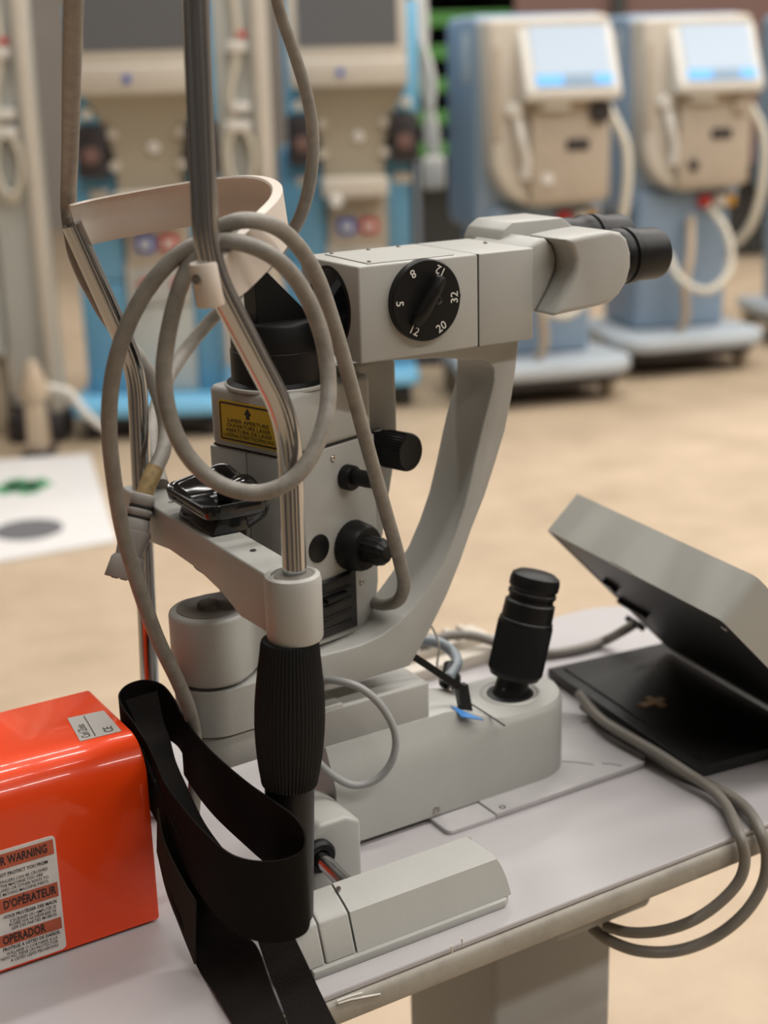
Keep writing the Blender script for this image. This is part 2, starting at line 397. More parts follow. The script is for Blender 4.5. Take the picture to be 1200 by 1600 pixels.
# forehead band
bc = [(.3215, .916, .4345), (.336, .914, .437), (.358, .902, .441), (.383, .884, .4455), (.402, .854, .450), (.4075, .814, .4520), (.400, .775, .4500), (.382, .741, .4455), (.358, .716, .4385), (.333, .700, .4265), (.318, .6925, .4205)]
bcs = spline(bc, 5); secs = []
for i, p in enumerate(bcs):
    tn = (bcs[min(i+1, len(bcs)-1)]-bcs[max(i-1, 0)]).normalized()
    nz = Vector((-.12, 0, 1)).normalized(); nz = (nz-tn*nz.dot(tn)).normalized(); sd = tn.cross(nz)
    hh, th = .0138-.0030*max(0, (i/(len(bcs)-1)-.82)/.18), .0020
    prof = [(-th, -hh), (th, -hh-.0005), (th*1.5, -hh*.8), (th, 0), (th*1.3, hh*.8), (th*2.3, hh*.97), (th*1.8, hh*1.05), (-th, hh), (-th, 0)]
    secs.append([p+sd*a+nz*b for a, b in prof])
bm = bmesh.new(); bm_loft(bm, secs); finish('forehead_band', bm, 'cream', hr, 50)
lathe('band_clamp', [(0, -.0115), (.0076, -.0115), (.0081, -.0105), (.0081, .0105), (.0076, .0115), (0, .0115)], 'cream', hr, frame((.3115, PYN, .4230), (-.12, 0, 1)), 32)
screw(hr, (.3040, PYN-.0035, .4255), (-.9, -.4, 0), .0034, 'clamp_screw')
# chin cup: glossy black tray with a raised rim and a high far wing
def cup_ring(ins, dz, up):
    pts = rrect(.3415+ins, .7790+ins, .3885-ins, .8500-ins, max(.010-ins*.5, .003), 5)
    out = []
    for x, y in pts:
        u = (x-.3415)/.047; v = (y-.779)/.071
        out.append((x, y, .2640+dz+up*(.0045+.010*max(0, u-.35)**1.5*max(0, v-.15)*2.2+.0035*abs(2*v-1)**3)))
    return out
bm = bmesh.new(); bm_loft(bm, [cup_ring(.007, -.0045, 0), cup_ring(.001, -.0005, 0), cup_ring(0, 0, .9), cup_ring(.0008, .0007, 1), cup_ring(.0028, .0007, 1), cup_ring(.0042, -.0002, .9), cup_ring(.0100, -.0012, .25), cup_ring(.0140, -.0015, 0)])
finish('chin_cup', bm, 'black_gloss', hr, 50)
lathe('chin_wing', [(0, -.010), (.0145, -.010), (.0165, -.008), (.0165, .006), (.0145, .010), (.008, .012), (0, .0122)], 'black_gloss', hr, frame((.379, .806, .2640), (1, .1, .35)), 32, 45)
prism('cup_support', [(.345, .2525), (.371, .2525), (.368, .2635), (.350, .2635)], 'y', .7815, .836, 'black_gloss', hr, .002, 2)
prism('cup_bracket', [(.790, .2260), (.868, .2290), (.862, .2180), (.835, .2040), (.800, .1980)], 'x', .3660, .3800, 'black', hr, .004, 2)
prism('cup_stem', [(.3480, .2200), (.3780, .2000), (.3790, .2600), (.3660, .2620)], 'y', .800, .826, 'black', hr, .003, 2)

# ================================================================ SLIT LAMP
Y0 = .824
sl = thing('slit_lamp', 'beige grey slit lamp microscope on a sliding base with arched arm', 'microscope', (.50, Y0, 0))
# --- carriage base (lofted along X)
HW = .0372
def base_sec(x):
    xe = .606; w_ = HW
    if x > xe: w_ = math.sqrt(max(HW**2-((x-xe)*.0372/.0385)**2, 1e-8))
    t_ = min(1, max(0, (x-.528)/.050)); t_ = t_*t_*(3-2*t_)
    zc = .0500+.0085*t_; zt = .0775-.0135*t_
    ins = .0130-.0095*t_
    ins = min(ins, w_*.35)
    half = [(w_, .0050), (w_, zc), (w_-ins*.5, zc+(zt-zc)*.52), (w_-ins, zt), ((w_-ins)*.5, zt+.0006)]
    return [(x, Y0-a, b) for a, b in half]+[(x, Y0+a, b) for a, b in half[::-1]]
xs = [.428, .430, .45, .48, .51, .528, .535, .545, .555, .565, .578, .59, .600, .606]+[.606+.0384*math.sin(R(90*i/12)) for i in range(1, 13)]
bm = bmesh.new(); bm_loft(bm, [base_sec(x) for x in xs]); finish('carriage_base', bm, 'paint', sl, 33)
screw(sl, (ony(682, 1266, Y0-HW).x, Y0-HW, ony(682, 1266, Y0-HW).z), (0, -1, 0), .0031)
# near-black strips under the base, coloured in as its shadow gap
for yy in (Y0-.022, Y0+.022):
    box('shadow_gap_strip', (.44, yy-.006, 0), (.5050, yy+.006, .0051), 'seam', sl, 0)
# wheel housing, wheel and axle at the patient end
prism('wheel_housing', [(.388, .0), (.427, .0), (.427, .044), (.416, .050), (.396, .050), (.388, .040)], 'y', .752, .800, 'paint', sl, .003, 3)
bm = bmesh.new(); bm_lathe(bm, [(0, 0), (.0118, 0), (.0118, .004), (.0100, .006), (.0062, .006), (.0062, .003), (0, .003)], 32, frame((.3925, .7517, .029), (0, -1, 0)))
finish('wheel', bm, 'black', sl)
tube('axle', [(.3925, .752, .029), (.3905, .700, .029)], .0055, 'chrome', sl, 0, 20)
# --- upper slide block
box('slide_block', (.415, .801, .0755), (.5155, .847, .1048), 'paint', sl, .0022, 3)
box('block_slot', (.5150, .8005, .0745), (.5185, .806, .0765), 'seam', sl, 0)
# --- bracket + hub stack on the pivot axis
AXx, AXy = .358, Y0
stad = lambda xe, r, r2: arc(AXx, AXy, r, 90, 270, 16)+[(AXx+.020, AXy-r*.96), (AXx+.034, AXy-r2), (xe, AXy-r2), (xe, AXy+r2), (AXx+.034, AXy+r2), (AXx+.020, AXy+r*.96)]
prism('pivot_bracket', stad(.445, .0245, .0225), 'z', .0830, .1065, 'paint', sl, .0016, 2)
# --- arched microscope arm
near = lambda *ps: [tuple(ony(*p, .801).xz) for p in ps]
outer = near((811, 538), (806, 580), (800, 620), (790, 672), (775, 722), (758, 775), (738, 825), (719, 880), (698, 932), (668, 993), (641, 1041))
inner = near((498, 1025), (540, 1015), (566, 1007), (598, 992), (623, 973), (645, 950), (664, 924), (692, 880), (710, 838), (726, 791), (737, 745), (746, 703), (753, 672), (760, 645), (768, 615), (772, 596), (772, 578), (766, 567), (752, 563))
arm_poly = outer+[(.44, .1195), (.395, .1195), (.395, .1485)]+inner+[(.532, .3385), (.475, .3435), (.465, .3462), (.5945, .3462)]
bm = bmesh.new(); bm_prism(bm, arm_poly, 'y', .801, .847); bmesh.ops.recalc_face_normals(bm, faces=bm.faces); bevel_all(bm, .0030, 3, 50)
bm_prism(bm, stad(.41, .0262, .0228), 'z', .1078, .1400)
finish('microscope_arm', bm, 'paint', sl, 38)
bm = bmesh.new(); bm_lathe(bm, [(.0038, 0), (.0034, .0006), (.0024, -.001), (0, -.001)], 16, frame(ony(503, 1066, .8008), (0, -1, 0)))
finish('cable_port', bm, 'seam', sl)
lp = [ony(503, 1066, .803), ony(520, 1063, .790), ony(560, 1073, .778), ony(597, 1105, .772), ony(618, 1150, .768), ony(612, 1190, .768), ony(588, 1218, .772), ony(555, 1227, .777), ony(522, 1213, .780), ony(492, 1186, .7835), ony(470, 1165, .79)]
tube('loop_cable', lp, .0027, 'cable_light', sl, 6, 12)

# --- microscope box
bx0, bxm, bx1, by0, by1, bz0, bz1 = .458, .5500, .5955, .7855, .8620, .3462, .4085
ms = box('microscope_body', (bx0, by0, bz0), (bxm-.00015, by1, bz1), 'paint', sl, .0015, 3)
box('rear_housing', (bxm+.00015, by0, bz0), (bx1, by1, bz1), 'paint', sl, .0012, 3)
box('seam', (bxm-.003, by0+.0004, bz0+.0004), (bxm+.003, by1-.0004, bz1-.0004), 'seam', sl, 0)
prism('top_plate', [(.468, .790), (.534, .790), (.534, .852), (.471, .852)], 'z', bz1-.0002, bz1+.0008, 'paint', sl, .0003, 1)
for p in ((.4715, .7945), (.4745, .848), (.527, .848), (.503, .848)): screw(sl, (p[0], p[1], bz1+.0007), (0, 0, 1), .0014)
screw(sl, (.586, .828, bz1), (0, 0, 1), .0016)
# objective lens on the patient end
LC = (bx0, Y0, .3780)
fl = frame(LC, (-1, 0, 0))
lathe('lens_ring', [(.0275, -.001), (.0275, .0006), (.0268, .0010), (.0252, .0010), (.0246, .0002), (.0246, -.001)], 'black', sl, fl, 48)
bm = bmesh.new(); bm_lathe(bm, [(.0248, .0002), (.019, .0012), (.012, .0020), (.005, .0024), (0, .0025)], 48, fl)
finish('objective_lens', bm, 'glass', sl, 60)
# magnification dial
DC = Vector((.5060, by0, .3828)); fd = frame(DC, (0, -1, 0), (1, 0, 0))    # x of the frame = +X, y of frame = up?
dial = lathe('magnification_dial', [(.0266, -.001), (.0266, .0040), (.0258, .0050), (.0, .0050)], 'black', sl, fd, 64)
def face_y(p, ang=0):      # text on a plane facing -Y, reading along +X
    return Matrix.Translation(p) @ Matrix.Rotation(R(90), 4, 'X') @ Matrix.Rotation(ang, 4, 'Z')
bm = bmesh.new()
for s, a in (('32', 0), ('20', -60), ('12', -120), ('5', 180), ('8', 120), ('12', 60)):
    rr = .0213; p = DC+Vector((rr*math.cos(R(a)), -.0053, rr*math.sin(R(a))))
    bm_text(bm, s, .0080, face_y(p, R(a+90)), 'CENTER', 0, 1.0, .00008)
finish('numerals', bm, 'white_ink', dial, 0)
# pointer ridge
bm = bmesh.new()
dv = Vector((.52, 0, .85)).normalized(); sv = Vector((.85, 0, -.52)).normalized(); c0 = DC+Vector((-.001, -.005, .0005))
secs = []
for u, wd, hh in ((-.0185, .0034, .002), (-.0165, .0042, .004), (-.008, .0044, .0075), (.006, .0041, .0095), (.0150, .0036, .0095), (.0172, .0032, .0085), (.0177, .0026, .003)):
    c = c0+dv*u
    secs.append([c-sv*wd, c-sv*wd*.9+Vector((0, -hh*.8, 0)), c-sv*wd*.5+Vector((0, -hh, 0)), c+sv*wd*.5+Vector((0, -hh, 0)), c+sv*wd*.9+Vector((0, -hh*.8, 0)), c+sv*wd])
bm_loft(bm, secs); finish('pointer_knob', bm, 'black', dial, 50)
lathe('pointer_screw', [(.0026, 0), (.0026, .001), (.002, .0014), (0, .0014)], 'black_gloss', dial, frame(DC+Vector((.0085, -.0048, -.0010)), (0, -1, 0)), 14)
lathe('index_dot', [(.0011, 0), (.0010, .0003), (0, .0003)], 'ink', sl, frame((ony(718, 462, by0).x, by0, ony(718, 462, by0).z), (0, -1, 0)), 12)
# --- binocular head
def hp(*ps, y=.7815): return [tuple(ony(*p, y).xz) for p in ps]
wedge = hp((832, 391), (846, 381), (862, 372), (874, 384), (880, 402), (879, 422), (868, 450), (856, 474), (846, 491), (834, 494))
prism('head_wedge', wedge, 'y', .7885, .8560, 'paint', sl, .003, 3, None, 40)
near_h = hp((847, 491), (857, 474), (870, 450), (881, 422), (882, 402), (876, 384), (864, 372), (900, 364), (936, 358), (952, 361), (962, 371), (968, 392), (968, 414), (962, 437), (950, 457), (938, 469), (915, 476))
bm = bmesh.new(); bm_prism(bm, near_h, 'y', .7685, .8120); bmesh.ops.recalc_face_normals(bm, faces=bm.faces); bevel_all(bm, .0048, 4, 60)
finish('prism_housing', bm, 'paint', sl, 50)
bm = bmesh.new(); bm_prism(bm, [(x, z+.0020) for x, z in near_h], 'y', .8345, .8700); bmesh.ops.recalc_face_normals(bm, faces=bm.faces); bevel_all(bm, .0048, 4, 60)
finish('prism_housing', bm, 'paint', sl, 50)
prism('head_cover', [(.596, .4085), (.600, .4165), (.6080, .4215), (.652, .4215), (.664, .4130), (.664, .390), (.600, .385)], 'y', .826, .8705, 'paint', sl, .0015, 2)
eprof = [(0, -.004), (.0165, -.004), (.0190, .0), (.0196, .0015), (.0196, .006), (.0182, .007), (.0182, .0085), (.0198, .0095), (.0198, .0145), (.0186, .016), (.0184, .0365), (.0176, .0395), (.0150, .0405), (.0135, .0385), (.011, .0375), (0, .0375)]
for yy, z0, x0e in ((.790, .3955, .6685), (.8560, .3985, .6930)):
    ep = lathe('eyepiece', eprof if yy < .8 else [(0, -.034), (.0150, -.034), (.0170, -.031), (.0170, -.022), (.0182, -.021), (.0186, -.012), (.0176, -.011), (.0176, -.004)]+eprof[2:], 'black', sl, frame((x0e, yy, z0), (1, -.02, -.015)), 56)
    bm = bmesh.new(); bm_lathe(bm, [(.0108, .0373), (.008, .0378), (0, .0380)], 32, frame((x0e, yy, z0), (1, -.02, -.015)))
    finish('eye_lens', bm, 'glass', ep, 60)
bm = bmesh.new()
for a in (-.0035, .0, .0035): bm_box(bm, (.6862, .7713+abs(a)*.15, .3940+a-.0002), (.6882, .7718+abs(a)*.15, .3940+a+.0002))
finish('dioptre_marks', bm, 'white_ink', sl, 0)

# --- illumination tower, swung about the pivot axis
TH = R(17.5); A3 = Vector((AXx, AXy, 0)); TW = Matrix.Translation(A3) @ Matrix.Rotation(TH, 4, 'Z'); TWI = TW.inverted()
def onl(px, py, axis, val):              # photo pixel -> local point on the tower plane x'=val or y'=val
    d = (TWI.to_3x3() @ ray(px, py)); o = TWI @ CAM; i = 0 if axis == 'x' else 1
    return o + d*((val-o[i])/d[i])
ys = .035
lower = [(.0415, .150), (.0415, .2868), (.1305, .2868), (.1305, .178), (.1270, .160), (.112, .146)]
prism('tower_body', [(.0475, .150), (.0475, .2868)]+lower[2:], 'y', -ys, ys, 'paint', sl, .0020, 3, TW)
for a, b in ((-ys, -.0004), (.0004, ys)):
    prism('front_panel', [(.0408, .150), (.0472, .150), (.0472, .2868), (.0408, .2868)], 'y', a, b, 'paint', sl, .0012, 2, TW)
box('tower_seam', (.044, -ys+.0008, .2860), (.129, ys-.0008, .2880), 'seam', sl, 0, mw=TW)
bm = bmesh.new(); bm_prism(bm, rrect(.0405, -ys-.0005, .1305, ys+.0005, .009, 4), 'z', .2876, .3285); bmesh.ops.recalc_face_normals(bm, faces=bm.faces); bevel_all(bm, .0038, 3, 50)
finish('tower_cap', bm, 'paint', sl, 45, TW)
bk = [(.1307, .168), (.136, .168), (.152, .205), (.166, .255), (.170, .275), (.170, .3285), (.166, .3335), (.112, .3335), (.112, .3275), (.1307, .3275)]
prism('tower_back', bk, 'y', -.022, .040, 'paint', sl, .004, 3, TW)
# prism turret on top
tc = Matrix.Translation((.0745, 0, 0))
lathe('turret', [(0, .328), (.0345, .328), (.0345, .3305), (.0312, .3325), (.0312, .3520), (.0305, .3524), (.0302, .3690), (.0290, .3708), (0, .3708)], 'black', sl, tc, 56, 35, 0, 0, TW)
prism('prism_mirror', [(-.0180, .3705), (-.0180, .4040), (-.0090, .4040), (.0230, .3705)], 'y', -.0090, .0090, 'black', sl, .0005, 1, TW @ Matrix.Translation((.0745, 0, 0)) @ Matrix.Rotation(-TH, 4, 'Z'))
lathe('turret_ring', [(.0360, .3275), (.0360, .3292), (.0350, .3300), (.0340, .3300), (.034, .3275)], 'paint', sl, tc, 56, 35, 0, 0, TW)
# laser label on the front cap
def fx(p, mw):   # text plane facing -x', reading along -y'
    return mw @ Matrix.Translation(p) @ Matrix(((0, 0, -1, 0), (-1, 0, 0, 0), (0, 1, 0, 0), (0, 0, 0, 1)))
l0, l1 = onl(341, 626, 'x', .0402), onl(430, 692, 'x', .0402)
ya, yb = l0.y, l1.y-.004; za, zb = .2925, .3205
lb = finish('laser_label', (lambda b: (bm_prism(b, [(p[1]*1, p[0]) for p in []] or rrect(yb, za, ya, zb, .002, 3), 'x', .0399, .0406), b)[1])(bmesh.new()), 'yellow', sl, 0, TW)
bm = bmesh.new()
o_ = rrect(yb+.0012, za+.0012, ya-.0012, zb-.0012, .0016, 3); i_ = rrect(yb+.0024, za+.0024, ya-.0024, zb-.0024, .001, 3)
vo = [bm.verts.new((.0397, a, b)) for a, b in o_]; vi = [bm.verts.new((.0397, a, b)) for a, b in i_]
for k in range(len(vo)): bm.faces.new((vo[k], vo[(k+1) % len(vo)], vi[(k+1) % len(vo)], vi[k]))
yc = (ya+yb)/2
for pts in ([(-.0035, .3130), (.0035, .3130), (0, .3175)], [(-.0017, .3130), (.0017, .3130), (.0017, .3100), (-.0017, .3100)]):
    flat(bm, [(.0397, yc+a, b) for a, b in pts])
fit = (ya-yb-.008)
for s, z, wd in (('LASER APERTURE', .3074, .80), ('OUVERTURE LASER', .3040, .86), ('ABERTURA DE LASER', .3006, .92), ('LASERAUSTRITTSÖFFNUNG', .2972, 1.0)):
    n0 = len(bm.verts)
    bm_text(bm, s, .0036, Matrix(), 'CENTER', 0, 1, .00003); bm.verts.ensure_lookup_table()
    vs = bm.verts[n0:]; xw = max(v.co.x for v in vs)-min(v.co.x for v in vs); k = fit*wd/xw
    for v in vs: v.co = Vector((.0397, yc-v.co.x*k, z+v.co.y))
finish('lettering', bm, 'ink', lb, 0, TW)
# knobs on the near face, axes along -y'
def knob(name, px, py, yl, prof, m='black', seg=40, ribs=0, ribd=0):
    p = onl(px, py, 'y', yl)
    return lathe(name, prof, m, sl, frame(p, (0, -1, 0)), seg, 35, ribs, ribd, TW), p
k1, p1 = knob('brightness_knob', 588, 697, -.022, [(0, -.002), (.0125, -.002), (.0125, .010), (.0135, .0105), (.0135, .030), (.0125, .032), (0, .032)], 'black', 72, 1, .0006)
bm = bmesh.new(); bm_text(bm, '100', .0055, TW @ Matrix.Translation((p1.x-.004, p1.y-.005, p1.z+.0128)) @ Matrix.Rotation(R(0), 4, 'Z'), 'CENTER')
finish('knob_marking', bm, 'white_ink', k1, 0)
k2, p2 = knob('slit_lever', 541, 745, -ys, [(0, -.001), (.0088, -.001), (.0088, .006), (.0078, .0075), (0, .0075)])
bm = bmesh.new(); bm_lathe(bm, [(0, .005), (.0055, .005), (.0058, .018), (.0052, .0245), (0, .0250)], 24, frame(p2+Vector((.001, 0, .001)), (0, -1, 0)))
finish('lever_tip', bm, 'black', k2, 40, TW)
k3, p3 = knob('slit_width_knob', 549, 851, -ys, [(0, -.001), (.0150, -.001), (.0175, .0), (.0180, .001), (.0165, .0120), (.0150, .0150), (.0090, .0155), (0, .0155)], 'black', 60, 1, .0004)
bm = bmesh.new(); bm_lathe(bm, [(0, .0150), (.0098, .0150), (.0098, .0270), (.0088, .0300), (.0060, .0330), (0, .0335)], 28, frame(p3, (0, -1, 0)), 0, 1, .0006)
finish('knob_tip', bm, 'black', k3, 35, TW)
q = onl(498, 857, 'y', -ys); lathe('cover_disc', [(.0098, -.001), (.0098, .0006), (.0090, .0010), (0, .0010)], 'black', sl, frame(q, (0, -1, 0)), 32, 35, 0, 0, TW)
for p in ((520, 716), (565, 909)): screw(sl, onl(*p, 'y', -ys), (0, -1, 0), .0024, mw=TW)
c1, c2 = onl(478, 920, 'y', -ys), onl(553, 888, 'y', -ys); c3 = onl(554, 978, 'y', -ys)
vp = prism('vent_panel', [(c1.x, c3.z+.002), (c2.x, c3.z), (c2.x, c2.z), (c1.x, c2.z)], 'y', -ys-.0022, -ys+.001, 'black_matte', sl, .0006, 1, TW)
for k in range(5):
    z = c3.z+.006+k*.0085
    box('vent_slat', (c1.x+.002, -ys-.0034, z), (c2.x-.006, -ys-.0020, z+.0020), 'black', vp, .0004, 1, mw=TW)
box('vent_handle', (c1.x+.014, -ys-.0068, (c2.z+c3.z)/2+.006), (c2.x-.012, -ys-.0020, (c2.z+c3.z)/2+.0095), 'black', vp, .0008, 2, mw=TW)
# lamp arm from the hub to the tower foot
ast = arc(0, 0, .0268, 85, 275, 18)+[(.012, -.0240), (.024, -.0185), (.036, -.0175), (.080, -.0175), (.080, .0175), (.036, .0175), (.024, .0185), (.012, .0240)]
bm = bmesh.new(); bm_prism(bm, ast, 'z', .1422, .1900); bmesh.ops.recalc_face_normals(bm, faces=bm.faces); bevel_all(bm, .0035, 3, 60)
finish('lamp_arm', bm, 'paint', sl, 45, TW)
cap = arc(0, 0, .0215, 80, 280, 18)+[(.014, -.0195), (.026, -.0140), (.040, -.0130), (.040, .0130), (.026, .0140), (.014, .0195)]
prism('arm_cap', cap, 'z', .1895, .1906, 'paint_dark', sl, .0003, 1, TW)
lathe('pivot_button', [(0, .1900), (.0078, .1900), (.0076, .1932), (.0065, .1940), (0, .1942)], 'paint_dark', sl, Matrix.Translation((0, 0, 0)), 28, 40, 0, 0, TW)
lathe('hub_core', [(0, .080), (.018, .080), (.018, .145), (0, .145)], 'seam', sl, None, 28, 40, 0, 0, TW)
# --- joystick
jb = Vector((.6035, .8235, .0640)); jd = (Vector((.628, .8235, .153))-Vector((.603, .8235, .060))); jd.normalize()
lathe('joystick_well', [(.0238, .0035), (.0238, .0048), (.0222, .0060), (.0200, .0046), (.0182, .0043)], 'paint', sl, Matrix.Translation((.6035, .8235, .0600)), 44)
lathe('joystick_gasket', [(.0184, .0040), (.0180, .0050), (.0160, .0058), (0, .0075)], 'black_matte', sl, Matrix.Translation((.6035, .8235, .0600)), 44)
jf = frame(jb, jd)
jp = [(0, -.002), (.0150, -.002), (.0132, .004), (.0124, .0145), (.0128, .018)]
js = lathe('joystick', [(0, -.001), (.0142, -.001), (.0130, .003), (.0124, .0120), (.0190, .0145), (.0208, .0185), (.0208, .0570), (.0206, .0595), (.0197, .0605), (.0193, .0735), (.0174, .0750), (.0172, .0780), (.0184, .0792), (.0187, .0815), (.0176, .0826), (.0178, .0840), (.0191, .0856), (.0192, .0905), (.0182, .0945), (.0140, .0972), (0, .0980)], 'black', sl, jf, 56)
lathe('joystick_grip', [(.0206, .0180), (.0213, .0192), (.0213, .0560), (.0206, .0575)], 'black_rubber', js, jf, 120, 25, 1, .0006)
screw(js, jb+jd*.008+Vector((-.011, -.0050, 0)), (-.6, -.8, .1), .0011)
# --- brake lever, blue arrow, groove
lev = [ony(640, 1022, .812), ony(668, 1040, .809), ony(700, 1062, .806), ony(722, 1076, .804)]
bm = bmesh.new()
def bar(pts, wv, hv):
    bm_loft(bm, [[Vector(p)+wv*a+hv*b for a, b in ((-1, -1), (1, -1), (1, 1), (-1, 1))] for p in pts])
bar(lev, Vector((.0, .0030, 0)), Vector((0, 0, .0034))); bar([lev[-1]+Vector((-.001, 0, .0034)), ony(729, 1120, .806)], Vector((.0046, 0, 0)), Vector((0, .0028, 0)))
finish('brake_lever', bm, 'black', sl, 30)
zt = .0700
bm = bmesh.new(); a_, b_, c_ = onz(704, 1103, .0778), onz(756, 1123, .0715), onz(728, 1120, .0735)
bm_prism(bm, [(a_.x, a_.y), (b_.x, b_.y), (c_.x-.004, c_.y)], 'z', .060, .061)
bm.verts.ensure_lookup_table()
for v, z in zip(bm.verts, [.0776, .0700, .0742, .0784, .0708, .0750]): v.co.z = z
finish('arrow_mark', bm, 'blue_ink', sl, 0)
bm = bmesh.new(); bm_tube(bm, [onz(733, 1098, .0735), onz(760, 1115, .0690), onz(789, 1134, .0655)], .0006, 6)
finish('groove', bm, 'seam', sl)

# ================================================================ ORANGE BOX with warning label
obx = thing('orange_box', 'glossy orange metal box with warning label beside the headrest', 'box', (.23, .83, 0))
OX1 = .290; OY0 = .781; OY1 = .884; OZ = .128
prof = [(OY0, .002)]+[(OY0, .10)]+[(OY0+.024-.024*math.cos(R(a)), OZ-.024+.024*math.sin(R(a))) for a in range(10, 91, 10)]+[(OY1-.006, OZ), (OY1, OZ-.006), (OY1, .002)]
bm = bmesh.new()
secs = [[(x, y, z) for y, z in prof] for x in (.02, .1, .2, OX1-.0015)]
k_ = [(OX1, (y-.83)*.985+.83, (z-.065)*.985+.065) for y, z in prof]
bm_loft(bm, secs+[k_]); finish('shell', bm, 'orange', obx, 40)
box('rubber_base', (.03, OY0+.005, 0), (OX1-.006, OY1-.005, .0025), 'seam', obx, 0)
# silver plate on the top
s0, s1, s2, s3 = [onz(*p, OZ+.0004) for p in ((105, 1122), (162, 1110), (190, 1142), (125, 1158))]
bm = bmesh.new(); bm_prism(bm, [(p.x, p.y) for p in (s0, s1, s2, s3)], 'z', OZ, OZ+.0004)
sv_ = finish('silver_label', bm, 'silver_label', obx, 0)
ux = (s3-s0); uy = (s1-s0); cxx = (s0+s1+s2+s3)/4; Lx, Ly = ux.length, uy.length; ux.normalize(); uy.normalize()
bm = bmesh.new()
# lettering runs from the box front to its back: x = away, y = to the left
tm = lambda u, v: Matrix(((-ux.x, -uy.x, 0, (s0+ux*u+uy*v).x), (-ux.y, -uy.y, 0, (s0+ux*u+uy*v).y), (0, 0, 1, OZ+.0007), (0, 0, 0, 1)))
bm_text(bm, 'Carl Zeiss', .0080, tm(Lx*.92, Ly*.22), 'LEFT', 0, .62)
bm_text(bm, 'CE', .0085, tm(Lx*.9, Ly*.84), 'LEFT', 0, .8)
p_, q_ = s0+uy*Ly*.42+ux*Lx*.06, s0+uy*Ly*.42+ux*Lx*.94
flat(bm, [(v.x, v.y, OZ+.0007) for v in (p_, q_, q_+uy*.0006, p_+uy*.0006)])
finish('lettering', bm, 'ink', sv_, 0)
# warning label on the front
LR, LT, LBt, LL = .2270, .0838, .0035, .120
wl = finish('warning_label', (lambda b: (bm_prism(b, rrect(LL, LBt, LR, LT, .003, 3), 'y', OY0-.0004, OY0), b)[1])(bmesh.new()), 'label_white', obx, 0)
bm = bmesh.new()
tilt = Matrix.Rotation(0, 4, 'Y')
H = LT-LBt
def ly(t): return LT-H*t
for t0, t1 in ((.03, .155), (.40, .525), (.71, .81)):
    flat(bm, [(LL+.002, OY0-.0006, ly(t1)), (LR-.0015, OY0-.0006, ly(t1)), (LR-.0015, OY0-.0006, ly(t0)), (LL+.002, OY0-.0006, ly(t0))], 1)
def line(s, t, size, right=.004, bold=.00002, wd=None):
    n0 = len(bm.verts); bm_text(bm, s, size, Matrix(), 'RIGHT', 0, 1.0, bold); bm.verts.ensure_lookup_table()
    vs = bm.verts[n0:]; xw = max(v.co.x for v in vs)-min(v.co.x for v in vs); k = (wd/xw) if wd else (.64 if size > .005 else .84)
    for v in vs: v.co = Vector((LR-right+v.co.x*k, OY0-.0008, ly(t)+v.co.y))
line("OR WARNING", .092, .0080, .0055, .00018)
line("NNOT PROTECT YOU FROM", .205, .0031, .0060, .00008)
for i, s in enumerate(("FINGERS CAN BE CRUSHED", "THE MACHINE YOU ARE     ", "UARD OR OTHER WAYS TO", "US MOVING MACHINE PARTS.")): line(s, .262+.036*i, .0029, .0065)
line("D'OPÉRATEUR", .462, .0080, .0030, .00018)
line("-VOUS PROTÉGER DES MAUX", .562, .0031, .0030, .00008)
for i, s in enumerate(("E ÉCRASÉS OU AMPUTÉS SI", "RCHÉE N'A NI DÉFENSES NI", "GER DES PARTIES MOBILES")): line(s, .605+.034*i, .0029, .0040)
line("OPERADOR", .760, .0080, .0120, .00018)
line("PROTEGE A USTED DE DAÑOS,", .836, .0031, .0030, .00008)
for i, s in enumerate(("GULLARSE O CORTARSE SI LA", "NDO NO TIENE UN PROTECTOR", "A USTED LEJOS PELIGROSAS")): line(s, .876+.034*i, .0029, .0050)
finish('lettering', bm, ['ink', 'label_red'], wl, 0)

# ================================================================ BLACK STRAP
st = thing('strap', 'wide black webbing strap looped between the orange box and the headrest', 'strap', tuple(onz(330, 1500)))
def ribbon(name, a, b, m, parent, th=.0011, n=6, cross=4):
    cv = lambda q: [p if isinstance(p, Vector) else at(*p) for p in q]
    A_, B_ = spline(cv(a), n), spline(cv(b), n)
    N = len(A_); B2 = []
    for i in range(N):
        f_ = i/(N-1)*(len(B_)-1); k = int(f_); k2 = min(k+1, len(B_)-1); B2.append(B_[k].lerp(B_[k2], f_-k))
    grid = [[A_[i].lerp(B2[i], j/cross) for j in range(cross+1)] for i in range(N)]
    bm = bmesh.new(); v = [[bm.verts.new(p) for p in row] for row in grid]
    for i in range(N-1):
        for j in range(cross): bm.faces.new((v[i][j], v[i+1][j], v[i+1][j+1], v[i][j+1]))
    bmesh.ops.recalc_face_normals(bm, faces=bm.faces)
    bmesh.ops.solidify(bm, geom=bm.faces[:], thickness=th)
    return finish(name, bm, m, parent, 60)
def drop(pts, d): return [(at(*p)+Vector((0, 0, -d[i] if isinstance(d, (list, tuple)) else -d))) for i, p in enumerate(pts)]
def dm(x, y, d): return (x, y, min(d, tdep(x, y)-.004))
cap = [(243, 1190, .900), (228, 1160, .912), (205, 1125, .929), (190, 1104, .940), (185, 1085, .948), (196, 1071, .952), (222, 1062, .954), (252, 1068, .950), (272, 1090, .944), (284, 1114, .938)]
ribbon('strap_crown', cap, drop(cap, [.050, .050, .052, .054, .055, .052, .046, .040, .034, .030]), 'webbing', st)
back = [(282, 1110, .936), (300, 1137, .927), (330, 1172, .902), (385, 1220, .866), (430, 1252, .835), (462, 1276, .822), (478, 1302, .817), (474, 1328, .813), (445, 1343, .812), (405, 1346, .816), (362, 1336, .825), (318, 1300, .842), (280, 1256, .869), (256, 1222, .886), (243, 1190, .898)]
